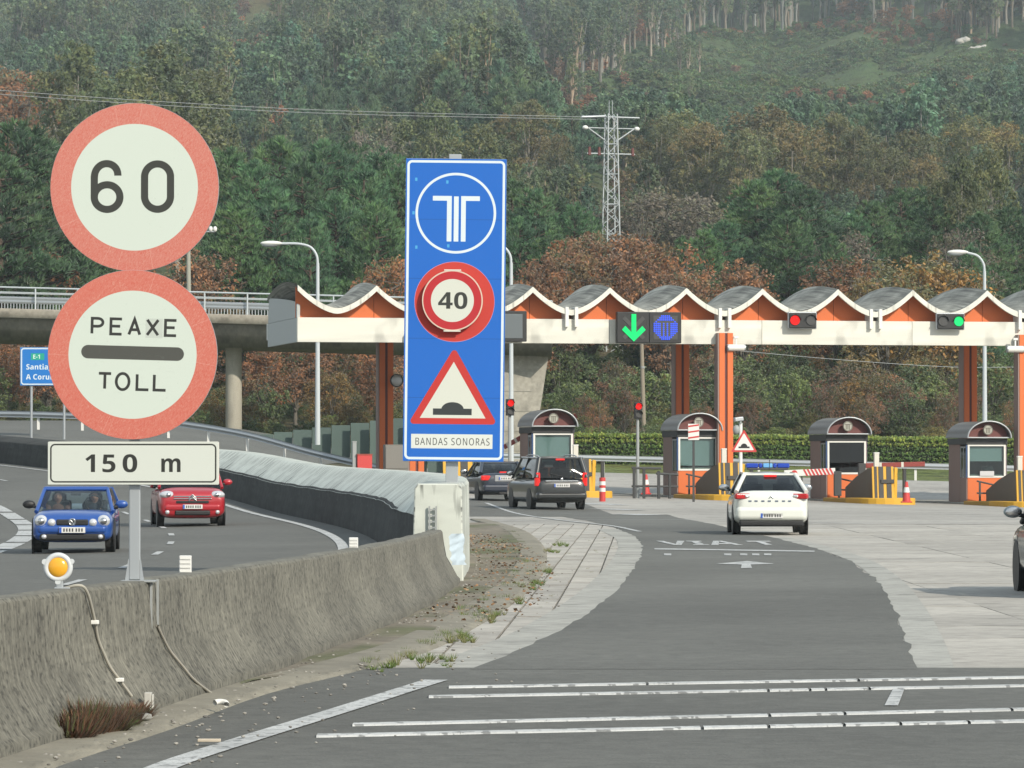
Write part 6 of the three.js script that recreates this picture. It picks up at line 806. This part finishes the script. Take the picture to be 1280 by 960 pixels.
// ---------- far woods: masses that read as one ----------
{
  reseed(400);
  const far = {};
  const withTrunk = (v, tc) => { const tr = v.trunk.clone(); tint(tr, () => tc); const c = v.crown; const a = new THREE.BufferGeometry(), cat = (k) => { const p = tr.attributes[k].array, q = c.attributes[k].array, r = new Float32Array(p.length + q.length); r.set(p); r.set(q, p.length); return new THREE.BufferAttribute(r, 3); }; for (const k of ['position', 'normal', 'color']) a.setAttribute(k, cat(k)); return a; };
  const slim = (cols) => roundTree(17, 2.7, 0.3, 11, 16, 9, 0.3, cols, { tall: 1.35, lob: 1.0 });
  const F1 = { euc: [0, 1, 2].map((q) => withTrunk(slim([[0.075, 0.115, 0.055], [0.09, 0.125, 0.055], [0.065, 0.1, 0.052], [0.11, 0.12, 0.055]]), q ? [0.11, 0.1, 0.08] : [0.24, 0.21, 0.17])), blue: [0, 1].map(() => withTrunk(roundTree(12, 2.6, 0.1, 9, 18, 9, 0.3, BLUEG, { tall: 1.5 }), [0.2, 0.18, 0.15])), red: [0, 1].map(() => withTrunk(roundTree(7, 2.8, 0.12, 9, 14, 9, 0.3, [[0.17, 0.075, 0.035], [0.2, 0.095, 0.045], [0.13, 0.075, 0.04]], {}), [0.15, 0.12, 0.1])), heath: [0, 1].map(() => withTrunk(roundTree(1.6, 1.6, 0.02, 6, 8, 7, 0.3, [[0.06, 0.11, 0.038], [0.07, 0.12, 0.04], [0.095, 0.115, 0.045]], {}), [0.05, 0.05, 0.03])), pine: [0, 1].map(() => withTrunk(pineTree(10, 2.4, 0.12, 36, BLUEG, 0.75, 9, 0.8), [0.1, 0.08, 0.06])) };
  const L = {}; for (const k of Object.keys(F1)) L[k] = F1[k].map(() => []);
  const add = (k, X, d, s, sy) => { const i = Math.floor(rnd() * F1[k].length), m = rr(0.65, 1.45), wv = rr(0.85, 1.2); L[k][i].push([X, T(X, d) - 0.3, -d, s, s * sy, s, rr(0, 6.28), [m * wv, m, m / wv]]); };
  const rowOf = (X, d) => HOR - (T(X, d) - EYE) * F / d, colOf = (X, d) => 640 + X * F / d;
  const heathLow = (px) => px < 600 ? -999 : px < 900 ? lerp(-40, 140, ss(600, 720, px)) + 25 * (vnoise(px / 40, 9) - 0.5) : lerp(142, 100, ss(1040, 1240, px)) + 30 * (vnoise(px / 45, 5) - 0.5), crest = (px) => 34 - 14 * ss(900, 1100, px) + 46 * ss(1150, 1300, px) + 16 * vnoise(px / 60, 1) + (px < 900 ? 75 * ss(900, 700, px) : 0);
  const region = (px, py, d, X) => {   // what grows at a spot of the hillside
    const n = fbm(X / 45 + 3, d / 80 + 1, 3), n2 = fbm(X / 25 + 20, d / 60, 3);
    if (n2 > 0.6) return 'red'; if (d < 800 && n > 0.5) return 'blue'; if (d < 620 && n < 0.42) return 'pine'; return 'euc';
  };
  const hOf = { euc: 17, blue: 12, pine: 10, red: 7 };
  for (let i = 0; i < 30000; i++) {
    const d = 330 + 1650 * Math.pow(rnd(), 0.62), w = d * 0.15 + 15, X = rr(-w, w), py = rowOf(X, d), px = colOf(X, d); if (py < -160) continue;
    if (d < 520 && placed.some(([x, dd, r]) => Math.abs(dd - d) < 10 && Math.abs(x - X) < r)) continue;
    if (d < 430 && rnd() < 0.5) continue;
    let k = region(px, py, d, X), s = rr(0.75, 1.15) * (d < 520 ? 0.62 : 1); const lo = heathLow(px), cr = crest(px), f = F / d;
    if (py > cr && py < lo + 6) { const v = vnoise(X / 20 + 7, d / 40); if (v > 0.78 || (Math.abs(py - cr) < 10 && v > 0.4) || (py > lo - 14 && v > 0.5)) add('red', X, d, rr(0.3, 0.6), rr(0.6, 0.9)); else for (let q = 0; q < 14; q++) add('heath', X + rr(-9, 9), d + rr(-18, 18), rr(0.6, 1.3), rr(0.5, 0.9)); if (px < 880 && rnd() < 0.12) add('euc', X, d, rr(0.4, 0.8), 1); continue; }
    if (py > lo) { const room = (py - lo) / f + 1.5; if (hOf[k] * s > room) { if (k === 'euc') { k = 'blue'; s *= 1.1; } if (hOf[k] * s > room) s = Math.max(0.3, room / hOf[k]); } }
    if (k === 'red') { add('red', X, d, Math.min(s, rr(0.5, 1.0)), rr(0.7, 1)); continue; }
    add(k, X, d, s, rr(0.85, 1.15));
  }
  const nm = { euc: ['eucalyptus_wood', 'hazy wood of slender eucalyptus with pale trunks covering the hill', 'wood'], blue: ['hillside_wood', 'blue green wood of young trees on the middle slope', 'wood'], red: ['bracken_thicket', 'russet bracken and low oak patches across the hill', 'thicket'], heath: ['heath_scrub', 'low green heath scrub on the open upper right slope', 'scrub'], pine: ['pine_wood', 'blue green pine wood filling the lower slope', 'wood'] };
  for (const k of Object.keys(F1)) F1[k].forEach((g, i) => { if (L[k][i].length) instanced(nm[k][0], g, leafM, L[k][i], nm[k][1] + (i ? ', ' + ['', 'second', 'third'][i] + ' mixed stand' : ''), nm[k][2]); });
  // undergrowth on the bank
  const ug = K.bush[0].crown, list = []; for (let i = 0; i < 1500; i++) { const d = rr(230, 330), w = d * 0.135, X = rr(-w, w); if (d < 250 && X < PX(700, d) && X > PX(590, d)) continue; const s = rr(0.15, 0.45), c = pick([[1, 1, 1], [1.5, 1.0, 0.8], [1.8, 1.1, 0.9], [0.9, 1, 0.9], [1.3, 1.2, 0.8]]); list.push([X, T(X, d) - 0.1, -d, s * 1.3, s, s * 1.3, rr(0, 6), c]); }
  instanced('undergrowth', ug, leafM, list, 'mixed low brambles and ferns covering the bank behind the hedge', 'undergrowth');
  // pale rocks on the heath
  const rk = [[1202, 62], [1208, 64], [1218, 67], [1224, 66], [1232, 66], [1236, 68]]; rk.forEach(([px, py], i) => { let d = 900; for (let q = 900; q < 1900; q += 8) { const X = PX(px, q); if (rowOf(X, q) <= py) { d = q; break; } } const X = PX(px, d), t = thing('rock', 'pale rock on the upper right heath, ' + ['first', 'second', 'third', 'fourth', 'fifth', 'sixth'][i] + ' from left', 'rock', 'pale rocks on the heath', V(X, T(X, d) + 0.6, -d)); const g = new THREE.IcosahedronGeometry(1, 2), p = g.attributes.position; for (let k = 0; k < p.count; k++) { const s = 0.8 + 0.5 * vnoise(p.getX(k) * 2 + i * 9, p.getY(k) * 2 + p.getZ(k)); p.setXYZ(k, p.getX(k) * s * rr(0.99, 1.01) * 1.4, p.getY(k) * s * 0.9, p.getZ(k) * s); } g.computeVertexNormals(); part(t, 'stone', g, mat([0.5, 0.48, 0.44], 0.95)); });
}
// alike plants are told apart by their order from the left
{
  const word = ['first', 'second', 'third', 'fourth', 'fifth', 'sixth', 'seventh', 'eighth', 'ninth', 'tenth', 'eleventh', 'twelfth'], by = {};
  for (const o of scene.children) if (o.userData.group && o.userData.label && ['tree', 'shrub'].includes(o.userData.category)) (by[o.userData.label] ??= []).push(o);
  for (const l of Object.keys(by)) if (by[l].length > 1 && by[l].length <= 24) by[l].sort((a, b) => a.position.x / a.position.z - b.position.x / b.position.z).reverse().forEach((o, i, all) => { const k = all.length - 1 - i, half = i < all.length / 2; o.userData.label = l + ', ' + (half ? word[i] + ' from left' : word[k] + ' from right'); });
}
renderer.render(scene, camera);
